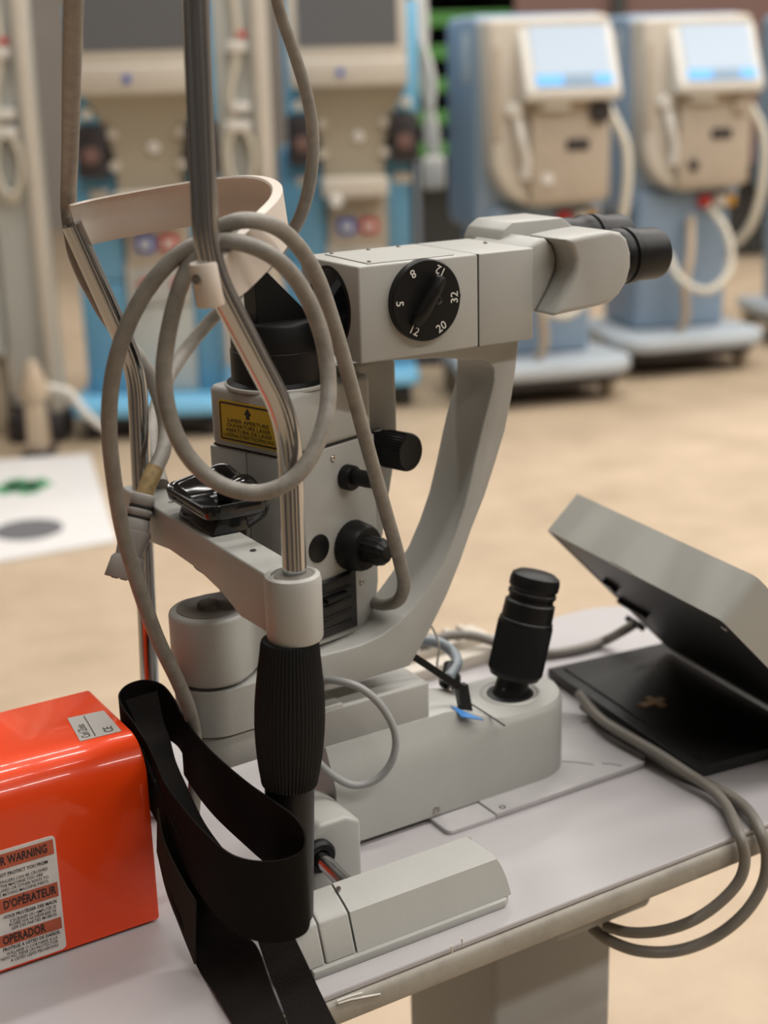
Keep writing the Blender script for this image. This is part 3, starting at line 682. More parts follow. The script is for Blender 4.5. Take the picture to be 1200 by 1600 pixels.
ribbon('strap_loop', back, drop(back, [.046, .046, .046, .046, .048, .051, .053, .053, .053, .053, .052, .050, .046, .042, .040]), 'webbing', st)
inner_ = [(246, 1080, .947), (256, 1128, .936), (265, 1155, .930), (274, 1190, .920), (290, 1226, .907), (320, 1286, .883), (358, 1338, .860)]
ribbon('strap_inner', inner_, [(196, 1095, .944), (212, 1130, .936), (222, 1175, .918), (236, 1215, .905), (252, 1250, .895), (280, 1310, .878), (318, 1365, .862)], 'webbing', st)
ribbon('strap_tail', [(246, 1262, .902), (252, 1320, .900), dm(266, 1390, .895), dm(286, 1447, .885), dm(309, 1508, .95), dm(340, 1560, .95), dm(372, 1612, .95)],
       [(285, 1330, .886), (310, 1385, .876), (340, 1430, .868), (372, 1455, .862), dm(400, 1476, .858), dm(424, 1540, .848), dm(454, 1615, .830)], 'webbing', st)
ribbon('strap_flap', [(248, 1262, .892), (256, 1308, .889), (279, 1360, .880), (307, 1408, .868)], [(247, 1330, .902), dm(262, 1392, .900), dm(283, 1448, .890), dm(306, 1506, .876)], 'velcro', st)
ribbon('strap_end', [dm(400, 1462, .866), dm(420, 1520, .852), dm(445, 1585, .836), (462, 1640, .815)], [dm(456, 1455, .864), dm(480, 1505, .852), dm(505, 1560, .842), (545, 1640, .815)], 'webbing', st)

# ================================================================ COILED GREY CABLE on the headrest
ck = tag(tube('coiled_cable', [at(*p) for p in (
    (575, 938, 1.035), (600, 944, 1.016), (622, 938, 1.000), (631, 915, .986), (624, 875, .966), (600, 790, .93), (572, 690, .892), (548, 600, .864), (524, 515, .842), (494, 430, .822), (460, 378, .798), (420, 350, .772), (375, 345, .760), (335, 362, .765), (302, 402, .767), (281, 450, .766), (263, 520, .768), (256, 590, .772), (268, 660, .777), (298, 718, .782), (345, 757, .786), (400, 770, .787), (448, 755, .787), (484, 716, .790), (508, 655, .795), (513, 590, .800), (500, 515, .794), (468, 445, .780), (425, 400, .762), (378, 380, .756), (330, 378, .765), (288, 392, .766), (248, 428, .766), (212, 482, .770), (186, 545, .777), (173, 610, .787), (171, 680, .800), (178, 750, .814), (192, 830, .832), (216, 915, .852), (247, 1000, .878), (278, 1065, .905), (296, 1110, .927), (304, 1150, .945), (306, 1200, .953), (300, 1290, .952), (295, 1385, tdep(295, 1385)-.008))],
    .0046, 'cable', None, 6, 14), 'thick grey cable coiled in two big loops over the headrest post', 'cable')

# power cord with a moulded plug hanging in front of the far post
pc = thing('power_cord', 'grey power cord with moulded plug hanging by the far headrest post', 'cable', tuple(at(205, 900, .955)))
tube('cord', [at(*p) for p in ((116, -60, .70), (114, 20, .74), (112, 120, .80), (110, 220, .878), (108, 280, .928), (107, 320, .947), (109, 345, .950), (113, 370, .952), (118, 395, .955), (132, 430, .9625), (148, 460, .9680), (163, 487, .9755), (185, 518, .9835), (205, 545, .9925), (220, 566, .9965), (236, 590, 1.001), (252, 632, 1.0), (259, 668, .997), (255, 705, .986), (240, 738, .971))], .0054, 'cable', pc, 6, 14)
tp = [at(242, 733, .973), at(232, 755, .967), at(224, 776, .963)]
tube('tape_wrap', tp, .0060, 'tape', pc, 3, 14)
pa, pb = at(225, 772, .9605), at(193, 905, .955); pdv = (pb-pa).normalized(); pside = pdv.cross(ray(210, 840)).normalized()
def plug_sec(t, w_, d_):
    c = pa.lerp(pb, t); nn = pdv.cross(pside)
    return [c+pside*(w_*math.copysign(abs(math.cos(R(a)))**.6, math.cos(R(a))))+nn*(d_*math.copysign(abs(math.sin(R(a)))**.6, math.sin(R(a)))) for a in range(0, 360, 20)]
bm = bmesh.new(); bm_loft(bm, [plug_sec(*q) for q in ((0, .0066, .0066), (.02, .0080, .0078), (.12, .0083, .008), (.14, .0074, .007), (.17, .0074, .007), (.19, .0085, .008), (.24, .0085, .008), (.26, .0076, .0072), (.29, .0076, .0072), (.31, .0080, .0082), (.44, .0095, .0085))])
pg = finish('plug_sleeve', bm, 'plug', pc, 50)
for t0_ in (.142, .262):
    bm = bmesh.new(); bm_loft(bm, [plug_sec(t0_, .0079, .0076), plug_sec(t0_+.026, .0079, .0076)]); finish('relief_slot', bm, 'seam', pg, 50)
bm = bmesh.new(); bm_loft(bm, [plug_sec(*q) for q in ((.43, .0105, .0090), (.46, .0112, .0095), (.62, .0095, .0090), (.76, .0090, .0088))]); finish('plug_body', bm, 'plug', pc, 45)
bm = bmesh.new(); bm_loft(bm, [plug_sec(*q) for q in ((.73, .0098, .0092), (.77, .0115, .0100), (.99, .0130, .0112), (1.0, .0126, .0108))]); ph = finish('plug_head', bm, 'plug', pc, 45)
for off in (-.006, 0, .006):
    fr = frame(pa.lerp(pb, 1.0)+pside*off, pdv); bm = bmesh.new(); bm_prism(bm, rrect(-.0025, -.001, .0025, .001, .0005, 2), 'z', -.001, .0006); bmesh.ops.transform(bm, matrix=fr, verts=bm.verts)
    finish('plug_slot', bm, 'seam', ph, 0)
# second cord coming down behind the forehead band
tag(tube('signal_cable', [at(*p) for p in ((420, -60, .90), (438, 20, .92), (462, 90, .94), (482, 160, .96), (489, 220, .98), (484, 285, 1.00), (466, 345, 1.03), (430, 398, 1.06), (385, 445, 1.085), (330, 500, 1.10), (290, 548, 1.10), (258, 600, 1.08), (240, 650, 1.055), (237, 700, 1.03), (246, 735, 1.012), (253, 758, .998))], lambda t: .0038+.0014*min(1, t*1.5), 'cable', None, 6, 14), 'thin grey cord hanging past the forehead band and behind the chrome posts', 'cable')

# ================================================================ FLIP BOX ON THE TABLE (open hinged housing)
fb = thing('hinged_control_box', 'grey metal box tilted open on its black base at the table end', 'box', (.78, .85, 0))
H1 = onz(1035, 1010, .012); e_ = Vector((-.114, -.993, 0)).normalized(); n_ = Vector((.993, -.114, 0)).normalized()
P0 = onz(855, 1042, .012)
def q4(a, b, c, d): return [(p.x, p.y) for p in (a, b, c, d)]
Pn = P0+e_*.2165
prism('base_pan', q4(P0, Pn, Pn+n_*.135, P0+n_*.135), 'z', .0015, .0110, 'black_matte', fb, .0015, 2)
for f_ in (.03,):
    a = P0+n_*.012+e_*.01; b = Pn+n_*.012-e_*.01
    bm = bmesh.new(); bm_tube(bm, [Vector((a.x, a.y, .0112)), Vector((b.x, b.y, .0112))], .0012, 6); finish('pan_rib', bm, 'black', fb)
al = R(46); mdir = -math.cos(al)*n_+Vector((0, 0, math.sin(al))); upd = e_.cross(mdir); upd = upd if upd.z > 0 else -upd
Lh, Lw, Lt = .190, .240, .040
O = H1+e_*.01
def LM():  # local x = from hinge to free edge, y = along the hinge toward the camera, z = outward
    return Matrix(((mdir.x, e_.x, upd.x, O.x), (mdir.y, e_.y, upd.y, O.y), (mdir.z, e_.z, upd.z, O.z+.001), (0, 0, 0, 1)))
L4 = LM()
# open tray: walls and roof, hollow underneath
bm = bmesh.new()
out_ = rrect(0.0, 0.0, Lh, Lw, .006, 3)
ztop = Lt; tw = .0022
vo0 = [bm.verts.new((x, y, 0)) for x, y in out_]; vo1 = [bm.verts.new((x, y, ztop)) for x, y in out_]
inn = rrect(tw, tw, Lh-tw, Lw-tw, .0045, 3)
vi0 = [bm.verts.new((x, y, 0)) for x, y in inn]; vi1 = [bm.verts.new((x, y, ztop-tw)) for x, y in inn]
n = len(out_)
for k in range(n):
    j = (k+1) % n
    bm.faces.new((vo0[k], vo0[j], vo1[j], vo1[k])); bm.faces.new((vi0[j], vi0[k], vi1[k], vi1[j])); bm.faces.new((vo0[j], vo0[k], vi0[k], vi0[j]))
bm.faces.new(vo1); bm.faces.new(vi1[::-1])
bmesh.ops.transform(bm, matrix=L4, verts=bm.verts); finish('lid', bm, 'lid', fb, 35)
# black bottom board set into the lid
bm = bmesh.new(); bm_prism(bm, rrect(tw, tw, Lh-tw, Lw-tw, .004, 3), 'z', .0008, .0030); bmesh.ops.transform(bm, matrix=L4, verts=bm.verts)
ub = finish('underside_board', bm, 'black_matte', fb, 0)
def on_lid(px, py):
    d = L4.inverted().to_3x3() @ ray(px, py); o = L4.inverted() @ CAM; return o+d*((0-o.z)/d.z)
for p, hx, hy in (((955, 913), .005, .006), ((990, 948), .0025, .020), ((994, 972), .004, .011)):
    c = on_lid(*p); bm = bmesh.new(); bm_box(bm, (c.x-hx, c.y-hy, -.004), (c.x+hx, c.y+hy, .001)); bevel_all(bm, .001, 1); bmesh.ops.transform(bm, matrix=L4, verts=bm.verts)
    finish('socket_fitting', bm, 'black', ub, 30)
c = on_lid(1131, 984); screw(fb, L4 @ Vector((c.x, c.y, .001)), -upd, .003)
c = on_lid(970, 888); bm = bmesh.new(); bm_box(bm, (c.x-.0008, c.y-.014, -.0004), (c.x+.0008, c.y+.014, .001)); bmesh.ops.transform(bm, matrix=L4, verts=bm.verts); finish('trim_strip', bm, 'screw', fb, 0)
c = onz(1022, 1098, .0112)
bm = bmesh.new()
bm_box(bm, (c.x-.014, c.y-.004, .0100), (c.x+.010, c.y+.004, .0125)); bm_box(bm, (c.x-.002, c.y-.012, .0100), (c.x+.004, c.y+.010, .0128))
for i in range(7): a = random.uniform(0, 6.28); rr = random.uniform(.004, .016); bm_box(bm, (c.x+rr*math.cos(a)-.002, c.y+rr*math.sin(a)*.6-.0015, .010), (c.x+rr*math.cos(a)+.002, c.y+rr*math.sin(a)*.6+.0015, .0120))
finish('torn_tape', bm, 'wood', fb, 0)
tag(tube('box_cable', [L4 @ Vector((on_lid(994, 972).x, on_lid(994, 972).y, -.002)), onz(975, 985, .028), onz(945, 1001, .007), onz(905, 1014, .0047), onz(860, 1021, .0047), onz(815, 1016, .0100), onz(775, 1004, .0185), onz(735, 993, .0230), onz(695, 994, .0232), onz(655, 1008, .0190)], .0046, 'cable_brown', None, 6, 12), 'brown grey cable running from the open box behind the joystick', 'cable')
# two cables hanging over the table edge
def hang(pts, rad, m, label):
    return tag(tube('table_cable', pts, rad, m, None, 6, 12), label, 'cable')
def tz(px, py, z): return onz(px, py, z)
hang([tz(905, 1085, .017), tz(940, 1124, .0185), tz(985, 1152, .0180), tz(1030, 1178, .0165), tz(1075, 1208, .0140), tz(1110, 1232, .0100), tz(1132, 1255, .0065), tz(1149, 1288, .0062), ony(1158, 1312, .6425), ony(1164, 1340, .6395), ony(1157, 1372, .640), ony(1130, 1405, .645), ony(1085, 1437, .655), ony(1035, 1454, .668), ony(985, 1457, .685), ony(945, 1447, .705)], .0041, 'cable_brown', 'grey cable drooping off the table edge in the inner of two loops')
hang([tz(912, 1103, .0095), tz(960, 1140, .0095), tz(1008, 1170, .0085), tz(1060, 1204, .0055), tz(1115, 1230, .0048), tz(1150, 1250, .0052), tz(1176, 1276, .0062), ony(1190, 1306, .6420), ony(1198, 1336, .6390), ony(1193, 1378, .638), ony(1165, 1425, .642), ony(1115, 1465, .652), ony(1055, 1486, .664), ony(995, 1485, .680), ony(950, 1468, .700), ony(925, 1450, .715)], .0043, 'cable_brown', 'grey cable drooping off the table edge in the outer of two loops')
# clutter behind the base
dk = thing('cream_cable_duct', 'ribbed cream plastic duct lying behind the joystick base', 'duct', tuple(onz(740, 1040)))
a = onz(700, 1055, 0); b = onz(785, 1030, 0)
dxv = (b-a).normalized(); dyv = Vector((-dxv.y, dxv.x, 0)); D4 = Matrix(((dxv.x, dyv.x, 0, a.x), (dxv.y, dyv.y, 0, a.y), (0, 0, 1, 0), (0, 0, 0, 1)))
def dbox(nm, lo, hi, m, bev=.001):
    bm = bmesh.new(); bm_box(bm, lo, hi); bmesh.ops.recalc_face_normals(bm, faces=bm.faces); bevel_all(bm, bev, 2); bmesh.ops.transform(bm, matrix=D4, verts=bm.verts); finish(nm, bm, m, dk, 40)
dbox('rail', (-.05, 0, 0), (.07, .018, .012), 'm_cream'); dbox('back', (-.05, .03, 0), (.07, .06, .014), 'm_cream')
dbox('floor_strip', (-.05, .017, 0), (.07, .031, .004), 'm_tan')
for k in range(6): dbox('rib', (-.03+k*.016, .032, .013), (-.024+k*.016, .058, .018), 'm_cream', .0005)
tag(tube('blue_cable', [at(*p) for p in ((576, 1128, tdep(576, 1128)-.012), (588, 1085, 1.165), (606, 1040, 1.16), (630, 1008, 1.15), (660, 1001, 1.145), (690, 1006, 1.14), (708, 1020, 1.135), (714, 1036, 1.12), (708, 1050, 1.11), (700, 1060, 1.10))], .0044, 'cable_blue', None, 6, 12), 'short blue grey cable curling into a plug behind the slide block', 'cable')
pk = thing('black_plug', 'small black cable plug with metal pin behind the brake lever', 'plug', tuple(onz(694, 1080, .0785)))
pf = frame(ony(703, 1058, .852), Vector((-.45, -.65, -.55)))
lathe('plug_body', [(0, -.012), (.0050, -.012), (.0060, -.004), (.0085, .000), (.0085, .006), (.0060, .0075), (0, .0075)], 'black', pk, pf, 20)
lathe('plug_pin', [(0, .007), (.0020, .007), (.0020, .013), (0, .013)], 'screw', pk, pf, 12)
chain = thing('ball_chain', 'thin steel ball chain hanging behind the arched arm', 'chain', tuple(at(680, 1040, 1.09)))
cp = spline([at(*p) for p in ((655, 965, 1.074), (672, 976, 1.083), (680, 990, 1.087), (686, 1008, 1.088), (685, 1024, 1.088), (683, 1042, 1.088), (690, 1062, 1.085))], 7)
bead = None
for p in cp:
    if bead is None:
        bm = bmesh.new(); bmesh.ops.create_icosphere(bm, subdivisions=1, radius=.0011); bead = finish('bead', bm, 'screw', chain, 60, Matrix.Translation(p))
        base_inv = WM[chain.name].inverted()
    else:
        c = bead.copy(); COL.objects.link(c); c.matrix_local = base_inv @ Matrix.Translation(p)
bm = bmesh.new(); bm_tube(bm, cp, .0004, 5); finish('link_wire', bm, 'screw', chain)

# ================================================================ BACKGROUND MACHINES
def place(px, py):                     # standing point on the floor
    return onz(px, py, FLOOR)
VIEW = -YAW                            # rotation that faces a thing to the camera: local +y away from the camera
def machine_frame(px, py, turn):
    p = place(px, py); return Matrix.Translation(p) @ Matrix.Rotation(VIEW+turn, 4, 'Z'), p
def castors(par, MW, pts, r=.045, m='castor'):
    for (x, y) in pts:
        bm = bmesh.new(); bm_lathe(bm, [(0, -.018), (r*.85, -.018), (r, -.012), (r, .012), (r*.85, .018), (0, .018)], 20, frame((x, y, r), (1, 0, 0)))
        bm_box(bm, (x-.022, y-.02, r), (x+.022, y+.025, r*2+.02))
        finish('castor', bm, m, par, 40, MW)

def blue_tower(px, py, turn, label, lit=False):
    MW, p = machine_frame(px, py, turn)
    t = bpy.data.objects.new('treatment_machine', None); COL.objects.link(t); t.matrix_local = MW; WM[t.name] = MW
    tag(t, label, 'machine')
    B = lambda nm, lo, hi, m, bev=.008, par=t: box(nm, lo, hi, m, par, bev, 2, mw=MW)
    # y=0 front of the foot; body front at y=.2
    prism('foot', rrect(-.33, 0, .225, .70, .06, 4), 'z', .09, .14, 'm_sky', t, .012, 3, MW)
    B('foot_frame', (-.24, .06, .04), (.16, .64, .10), 'm_dark')
    castors(t, MW, ((-.26, .08), (.17, .08), (-.26, .62), (.17, .62)), m='m_dark')
    B('cabinet', (-.275, .22, .14), (.205, .66, .98), 'm_blue', .015)
    B('side_column', (-.285, .20, .141), (-.118, .25, .55), 'm_blue', .01); B('side_column', (.122, .20, .141), (.215, .25, .55), 'm_blue', .01)
    B('side_column', (-.285, .20, .553), (-.118, .25, .97), 'm_blue', .01); B('side_column', (.122, .20, .553), (.215, .25, .97), 'm_blue', .01)
    dr = B('door_panel', (-.115, .195, .145), (.118, .25, .46), 'm_panel', .004)
    cp_ = B('connector_panel', (-.115, .19, .465), (.118, .25, .625), 'm_cream', .006)
    B('connector_frame', (-.095, .186, .475), (.10, .192, .595), 'm_panel', .002, cp_)
    for x in (-.045, .075):
        bm = bmesh.new(); bm_tube(bm, [Vector((x+.022*math.cos(R(a)), .182, .530+.026*math.sin(R(a)))) for a in range(-10, 191, 20)], .007, 8); finish('hose_hook', bm, 'red', cp_, 50, MW)
        bm = bmesh.new(); bm_lathe(bm, [(0, 0), (.014, 0), (.012, .03), (0, .032)], 16, frame((x, .188, .50), (0, -1, -.3))); finish('hose_stub', bm, 'm_white', cp_, 40, MW)
    up = B('upper_panel', (-.105, .185, .603), (.125, .25, .80), 'm_tan', .006)
    for x, m in ((-.035, 'blue'), (.050, 'red')):
        pr = prism('coupling', rrect(x-.035, .655, x+.035, .715, .014, 3), 'y', .172, .186, m, up, .003, 1, MW)
        bm = bmesh.new(); bm_lathe(bm, [(0, 0), (.020, 0), (.018, .012), (0, .014)], 18, frame((x, .172, .685), (0, -1, 0)) @ Matrix.Diagonal((.8, 1.15, 1, 1))); finish('coupling_port', bm, 'm_white', up, 40, MW)
    B('tray', (-.125, .09, .80), (.125, .25, .875), 'm_cream', .012)
    bm = bmesh.new(); bm_lathe(bm, [(0, 0), (.026, 0), (.026, .012), (.02, .02), (0, .022)], 18, frame((-.075, .09, .79), (0, -1, 0))); finish('tray_knob', bm, 'm_white', t, 40, MW)
    # flared tan neck
    secs = []
    for z, w_, y in ((.875, .115, .17), (1.00, .120, .17), (1.10, .150, .16), (1.16, .180, .13), (1.20, .195, .10)):
        secs.append([(-w_, y, z), (w_, y, z), (w_, .30, z), (-w_, .30, z)])
    bm = bmesh.new(); bm_loft(bm, secs); nk = finish('neck', bm, 'm_neck', t, 30, MW)
    bm = bmesh.new(); bm_lathe(bm, [(0, 0), (.022, 0), (.018, .012), (0, .014)], 18, frame((.02, .17, 1.02), (0, -1, 0))); finish('neck_badge', bm, 'm_white', nk, 40, MW)
    for x in (-.118, .118):
        for z in (.96, 1.07):
            bm = bmesh.new(); bm_lathe(bm, [(0, 0), (.018, 0), (.018, .02), (0, .022)], 14, frame((x, .17, z), (0, -1, 0))); finish('neck_latch', bm, 'm_cream', nk, 40, MW)
    for s in (-1, 1):
        prism('pump', rrect(s*.192-.055, .92, s*.192+.055, 1.10, .02, 3), 'y', .13, .24, 'm_dark', t, .01, 2, MW)
        bm = bmesh.new(); bm_lathe(bm, [(0, 0), (.03, 0), (.03, .02), (0, .024)], 18, frame((s*.192, .13, 1.0), (0, -1, 0))); finish('pump_rotor', bm, 'rack_brown', t, 40, MW)
        prism('shoulder', [(s*.14, 1.105), (s*.25, 1.105), (s*.25, 1.50), (s*.20, 1.50)], 'y', .16, .26, 'm_sky', t, .006, 2, MW)
        bm = bmesh.new(); bm_lathe(bm, [(0, 0), (.02, 0), (.02, .02), (0, .022)], 14, frame((s*.20, .155, 1.14), (0, -1, 0))); finish('shoulder_knob', bm, 'm_white', t, 40, MW)
        B('badge', (s*.185-.035, .195, .84), (s*.185+.035, .202, .88), 'm_cream', .002)
    B('back_post', (-.25, .26, .98), (.21, .62, 1.60), 'm_blue', .02)
    # monitor
    mn = prism('monitor', [(.085, 1.20), (.11, 1.66), (.22, 1.66), (.24, 1.20)], 'x', -.232, .205, 'm_cream', t, .012, 3, MW)
    bm = bmesh.new(); flat(bm, [(-.195, .0895, 1.345), (.172, .0895, 1.345), (.172, .1055, 1.62), (-.195, .1055, 1.62)])
    finish('screen', bm, 'screen_dark', mn, 0, MW)
    prism('monitor_lip', [(.075, 1.205), (.073, 1.295), (.10, 1.30), (.11, 1.205)], 'x', -.226, .20, 'm_cream', mn, .006, 2, MW)
    B('lip_button', (-.055, .068, 1.24), (-.03, .076, 1.265), 'blue', .002, mn)
    return t
blue_tower(256, 690, R(2), 'blue treatment machine with red and blue couplings seen through the headrest')
blue_tower(568, 642, R(3), 'blue treatment machine standing behind the microscope head beside the green rack')

# stand with white tubing hung beside the first machine
def tube_stand(px, py, turn, label, loops=True, seed=1, h=1.75):
    rnd = random.Random(seed)
    MW, p = machine_frame(px, py, turn)
    t = bpy.data.objects.new('tubing_stand', None); COL.objects.link(t); t.matrix_local = MW; WM[t.name] = MW
    tag(t, label, 'stand', 'tubing stands between the machines')
    box('back_board', (-.085, .05, .12), (.055, .09, h), 'm_panel', t, .006, 2, mw=MW)
    box('edge_post', (.05, .0, .10), (.10, .09, h), 'm_cream', t, .008, 2, mw=MW)
    box('stand_foot', (-.10, -.05, 0), (.11, .16, .10), 'm_dark', t, .02, 2, mw=MW)
    for k, (a, b, c) in enumerate(((-.015, .055, .13), (-.02, .048, .12), (-.01, .042, .10))):
        pts = [Vector((a+b*math.cos(R(d)), .03-.01*k, .98+c*math.sin(R(d)))) for d in range(-100, 262, 20)]
        tube('tube_loop', pts, .0085, 'tube_white', t, 2, 8, MW)
    tube('tube_drop', [(-.03, .03, 1.09), (-.035, .02, 1.2), (-.01, .015, 1.3), (.0, .02, 1.42), (-.02, .03, 1.6)], .013, 'tube_white', t, 5, 10, MW)
    for z in (1.07, 1.13, 1.33):
        box('clip', (-.06+rnd.random()*.03, .0, z), (.03, .05, z+.035), 'm_white', t, .006, 2, mw=MW)
    box('red_clip', (-.0, -.0, 1.375), (.03, .03, 1.395), 'red', t, .004, 1, mw=MW)
    return t
tube_stand(404, 676, R(2), 'pale stand with white tubing coil between the two blue machines')
tube_stand(60, 688, R(2), 'pale stand with white tubing beside the stray grey cabinet', seed=4)

# grey cabinet at the far side, partly in view
MW, p = machine_frame(-76, 700, R(2))
t = thing('grey_cabinet', 'pale grey equipment cabinet with hanging cream hoses by the floor sheet', 'cabinet'); t.matrix_local = MW; WM[t.name] = MW
box('body', (-.30, .10, .30), (.20, .55, 1.75), 'm_panel', t, .02, 2, mw=MW)
box('dark_bay', (-.28, .085, .55), (.185, .105, .80), 'm_dark', t, .006, 2, mw=MW)
box('shelf', (-.30, .02, .80), (.20, .12, .84), 'm_cream', t, .006, 2, mw=MW)
box('label_plate', (-.02, .09, 1.37), (.17, .105, 1.45), 'm_white', t, .004, 1, mw=MW)
for x in (-.24, .14): box('leg', (x-.04, .16, 0), (x+.04, .26, .31), 'castor', t, .01, 2, mw=MW)
box('lower_beam', (-.30, .3, .02), (.20, .45, .10), 'm_dark', t, .01, 2, mw=MW)
tube('hose', [(.19, .09, 1.35), (.14, .05, 1.22), (.06, .05, 1.1), (.10, .06, .98), (.18, .05, .92), (.12, .04, .86), (.0, .05, .9)], .018, 'tube_white', t, 6, 10, MW)
tube('hose', [(.21, .05, 1.30), (.20, .03, 1.15), (.19, .04, 1.08), (.20, .05, 1.0)], .020, 'tube_white', t, 6, 10, MW)
box('orange_part', (.06, .03, .845), (.13, .08, .89), 'wood', t, .01, 2, mw=MW)

# low tan trolley bits beside the foot
MW, p = machine_frame(58, 716, R(0))
t = thing('floor_pump', 'small tan pump pedestal standing on the floor by the sheet', 'pump'); t.matrix_local = MW; WM[t.name] = MW
box('base', (-.05, 0, 0), (.05, .12, .02), 'm_dark', t, .004, 1, mw=MW)
prism('pedestal', [(-.035, .02), (.035, .02), (.03, .20), (-.03, .20)], 'y', .01, .10, 'tube_tan', t, .01, 2, MW)
lathe('head', [(0, .20), (.05, .20), (.055, .24), (.03, .30), (.02, .33), (0, .34)], 'tube_tan', t, Matrix.Translation((0, .055, 0)), 24, 40, 0, 0, MW)
tube('pipe', [(.05, .05, .24), (.12, .05, .22), (.18, .04, .14), (.24, .06, .08)], .014, 'm_white', t, 6, 10, MW)

# white tubing hanging at the side of the second machine
MW, p = machine_frame(674, 572, R(2))
t = thing('hanging_tubing', 'bundle of white tubing hung on a hook pole beside the green rack', 'tubing'); t.matrix_local = MW; WM[t.name] = MW
tube('pole', [(-.04, .1, 0), (-.04, .1, 1.72)], .012, 'm_grey', t, 1, 10, MW)
box('pole_foot', (-.08, .0, 0), (.05, .2, .03), 'm_dark', t, .01, 2, mw=MW)
for k in range(4):
    a = random.uniform(-.02, .02)
    tube('tube', [(-.03, .06, 1.7), (-.02+a, .03, 1.45), (.01-a, .02+.01*k, 1.2), (.02+a, .03, .98), (.035-a*.5, .03, .85)], .018, 'm_white', t, 6, 8, MW)
box('bag', (-.02, .0, .76), (.075, .06, .90), 'm_white', t, .02, 3, mw=MW)

# right hand dialysis machines
def dialysis(px, py, turn, label, slot=True, knob_low=False):
    MW, p = machine_frame(px, py, turn)
    t = bpy.data.objects.new('dialysis_machine', None); COL.objects.link(t); t.matrix_local = MW; WM[t.name] = MW
    tag(t, label, 'machine', 'dialysis machines in a row')
    # local: x to the right, y away, front of the foot at y=0
    pts = [(-.30, .62), (-.33, .30)]+arc(-.20, .18, .16, 200, 270, 5)+arc(.20, .18, .16, 270, 340, 5)+[(.33, .30), (.30, .62)]
    prism('foot', pts, 'z', .11, .17, 'm_grey', t, .018, 3, MW)
    prism('foot_skirt', [(x*.9, y*.9+.03) for x, y in pts], 'z', .075, .115, 'm_dark', t, .004, 1, MW)
    castors(t, MW, ((-.27, .16), (.27, .16), (-.26, .56), (.26, .56)), .05)
    B = lambda nm, lo, hi, m, bev=.01, par=t: box(nm, lo, hi, m, par, bev, 3, mw=MW)
    prism('lower_cabinet', [(.22, .17), (.56, .17), (.60, .75), (.20, .75)], 'x', -.20, .22, 'm_slate', t, .03, 3, MW)
    # blue rear shell
    prism('rear_shell', rrect(.24, .66, .62, 1.44, .05, 4), 'x', -.245, .275, 'm_slate', t, .03, 3, MW)
    # beige front: rounded lower left corner, sloped display
    pr = [(-.235, 1.42), (.235, 1.43), (.235, .76)]+arc(-.02, .95, .20, -80, -170, 8, .20)
    prism('front_shell', pr, 'y', .12, .26, 'm_cream', t, .02, 3, MW)
    prism('front_door', [(-.08, .775), (.232, .775), (.232, 1.15), (-.08, 1.15)], 'y', .085, .13, 'm_tan', t, .012, 2, MW)
    dh = prism('display_housing', [(.13, 1.41), (.015, 1.17), (.02, 1.135), (.14, 1.13)], 'x', -.125, .245, 'm_white', t, .012, 3, MW)
    def dp(x, s): # point on the sloped display, s from 0 bottom to 1 top
        y = .015+.115*s; z = 1.17+.24*s; return (x, y-.0035-.009*.3, z+.0035)
    bm = bmesh.new(); flat(bm, [dp(-.085, .22), dp(.21, .22), dp(.21, .92), dp(-.085, .92)]); finish('screen', bm, 'screen_lit', dh, 0, MW)
    bm = bmesh.new(); flat(bm, [dp(-.085, .06), dp(.21, .06), dp(.21, .215), dp(-.085, .215)]); finish('key_strip', bm, 'screen_blue', dh, 0, MW)
    bm = bmesh.new()
    for q_ in ((dp(.02, .08), dp(.14, .08), dp(.14, .20), dp(.02, .20)),): flat(bm, [Vector(v)+Vector((0, -.002, .001)) for v in q_])
    finish('key_label', bm, 'screen_grey', dh, 0, MW)
    B('left_groove', (-.215, .112, 1.00), (-.185, .125, 1.33), 'm_tan', .004)
    B('slot', (.055, .078, .955), (.145, .090, .995), 'm_dark', .004)
    B('handle', (-.05, .05, 1.10), (.06, .09, 1.135), 'm_white', .01)
    bm = bmesh.new(); bm_lathe(bm, [(0, 0), (.042, 0), (.040, .02), (0, .024)], 20, frame((.185, .085, 1.09), (0, -1, 0))); finish('door_knob', bm, 'm_dark' if not knob_low else 'm_tan', t, 40, MW)
    bm = bmesh.new(); bm_lathe(bm, [(0, 0), (.022, 0), (.022, .012), (0, .014)], 18, frame((-.02, .085, .855), (0, -1, 0))); finish('door_button', bm, 'm_dark' if knob_low else 'm_white', t, 40, MW)
    bm = bmesh.new(); bm_lathe(bm, [(0, 0), (.03, 0), (.03, .03), (.02, .04), (0, .04)], 18, frame((-.14, .12, 1.10), (0, -1, 0))); finish('holder', bm, 'm_white', t, 40, MW)
    tube('holder_bar', [(-.13, .10, 1.07), (-.12, .08, 1.0), (-.10, .09, .93), (-.10, .10, .86)], .018, 'm_white', t, 5, 10, MW)
    for x, m in ((.09, 'red'), (.16, 'm_white'), (.20, 'amber')): B('hose_port', (x-.025, .17, .675), (x+.025, .23, .725), m, .008)
    tube('drain_hose', [(.10, .17, .68), (.14, .08, .58), (.13, .02, .44), (.02, -.01, .36), (-.07, .05, .40), (-.09, .15, .50)], .016, 'tube_white', t, 6, 10, MW)
    tube('drain_hose', [(.02, .17, .64), (.0, .12, .50), (-.03, .10, .36), (-.02, .10, .24), (-.03, .13, .18)], .018, 'tube_tan', t, 6, 10, MW)
    tube('side_hose', [(.27, .20, 1.10), (.31, .12, .95), (.30, .10, .75), (.27, .12, .60), (.24, .18, .52)], .017, 'tube_white', t, 6, 10, MW)
    B('side_badge', (-.2475, .30, 1.20), (-.244, .40, 1.38), 'm_grey', .002)
    return t
dialysis(872, 640, R(14), 'dialysis machine with black door slot and round dark knob next to the green rack')
dialysis(1092, 590, R(14), 'dialysis machine with dark lower button standing behind the eyepieces', True, True)
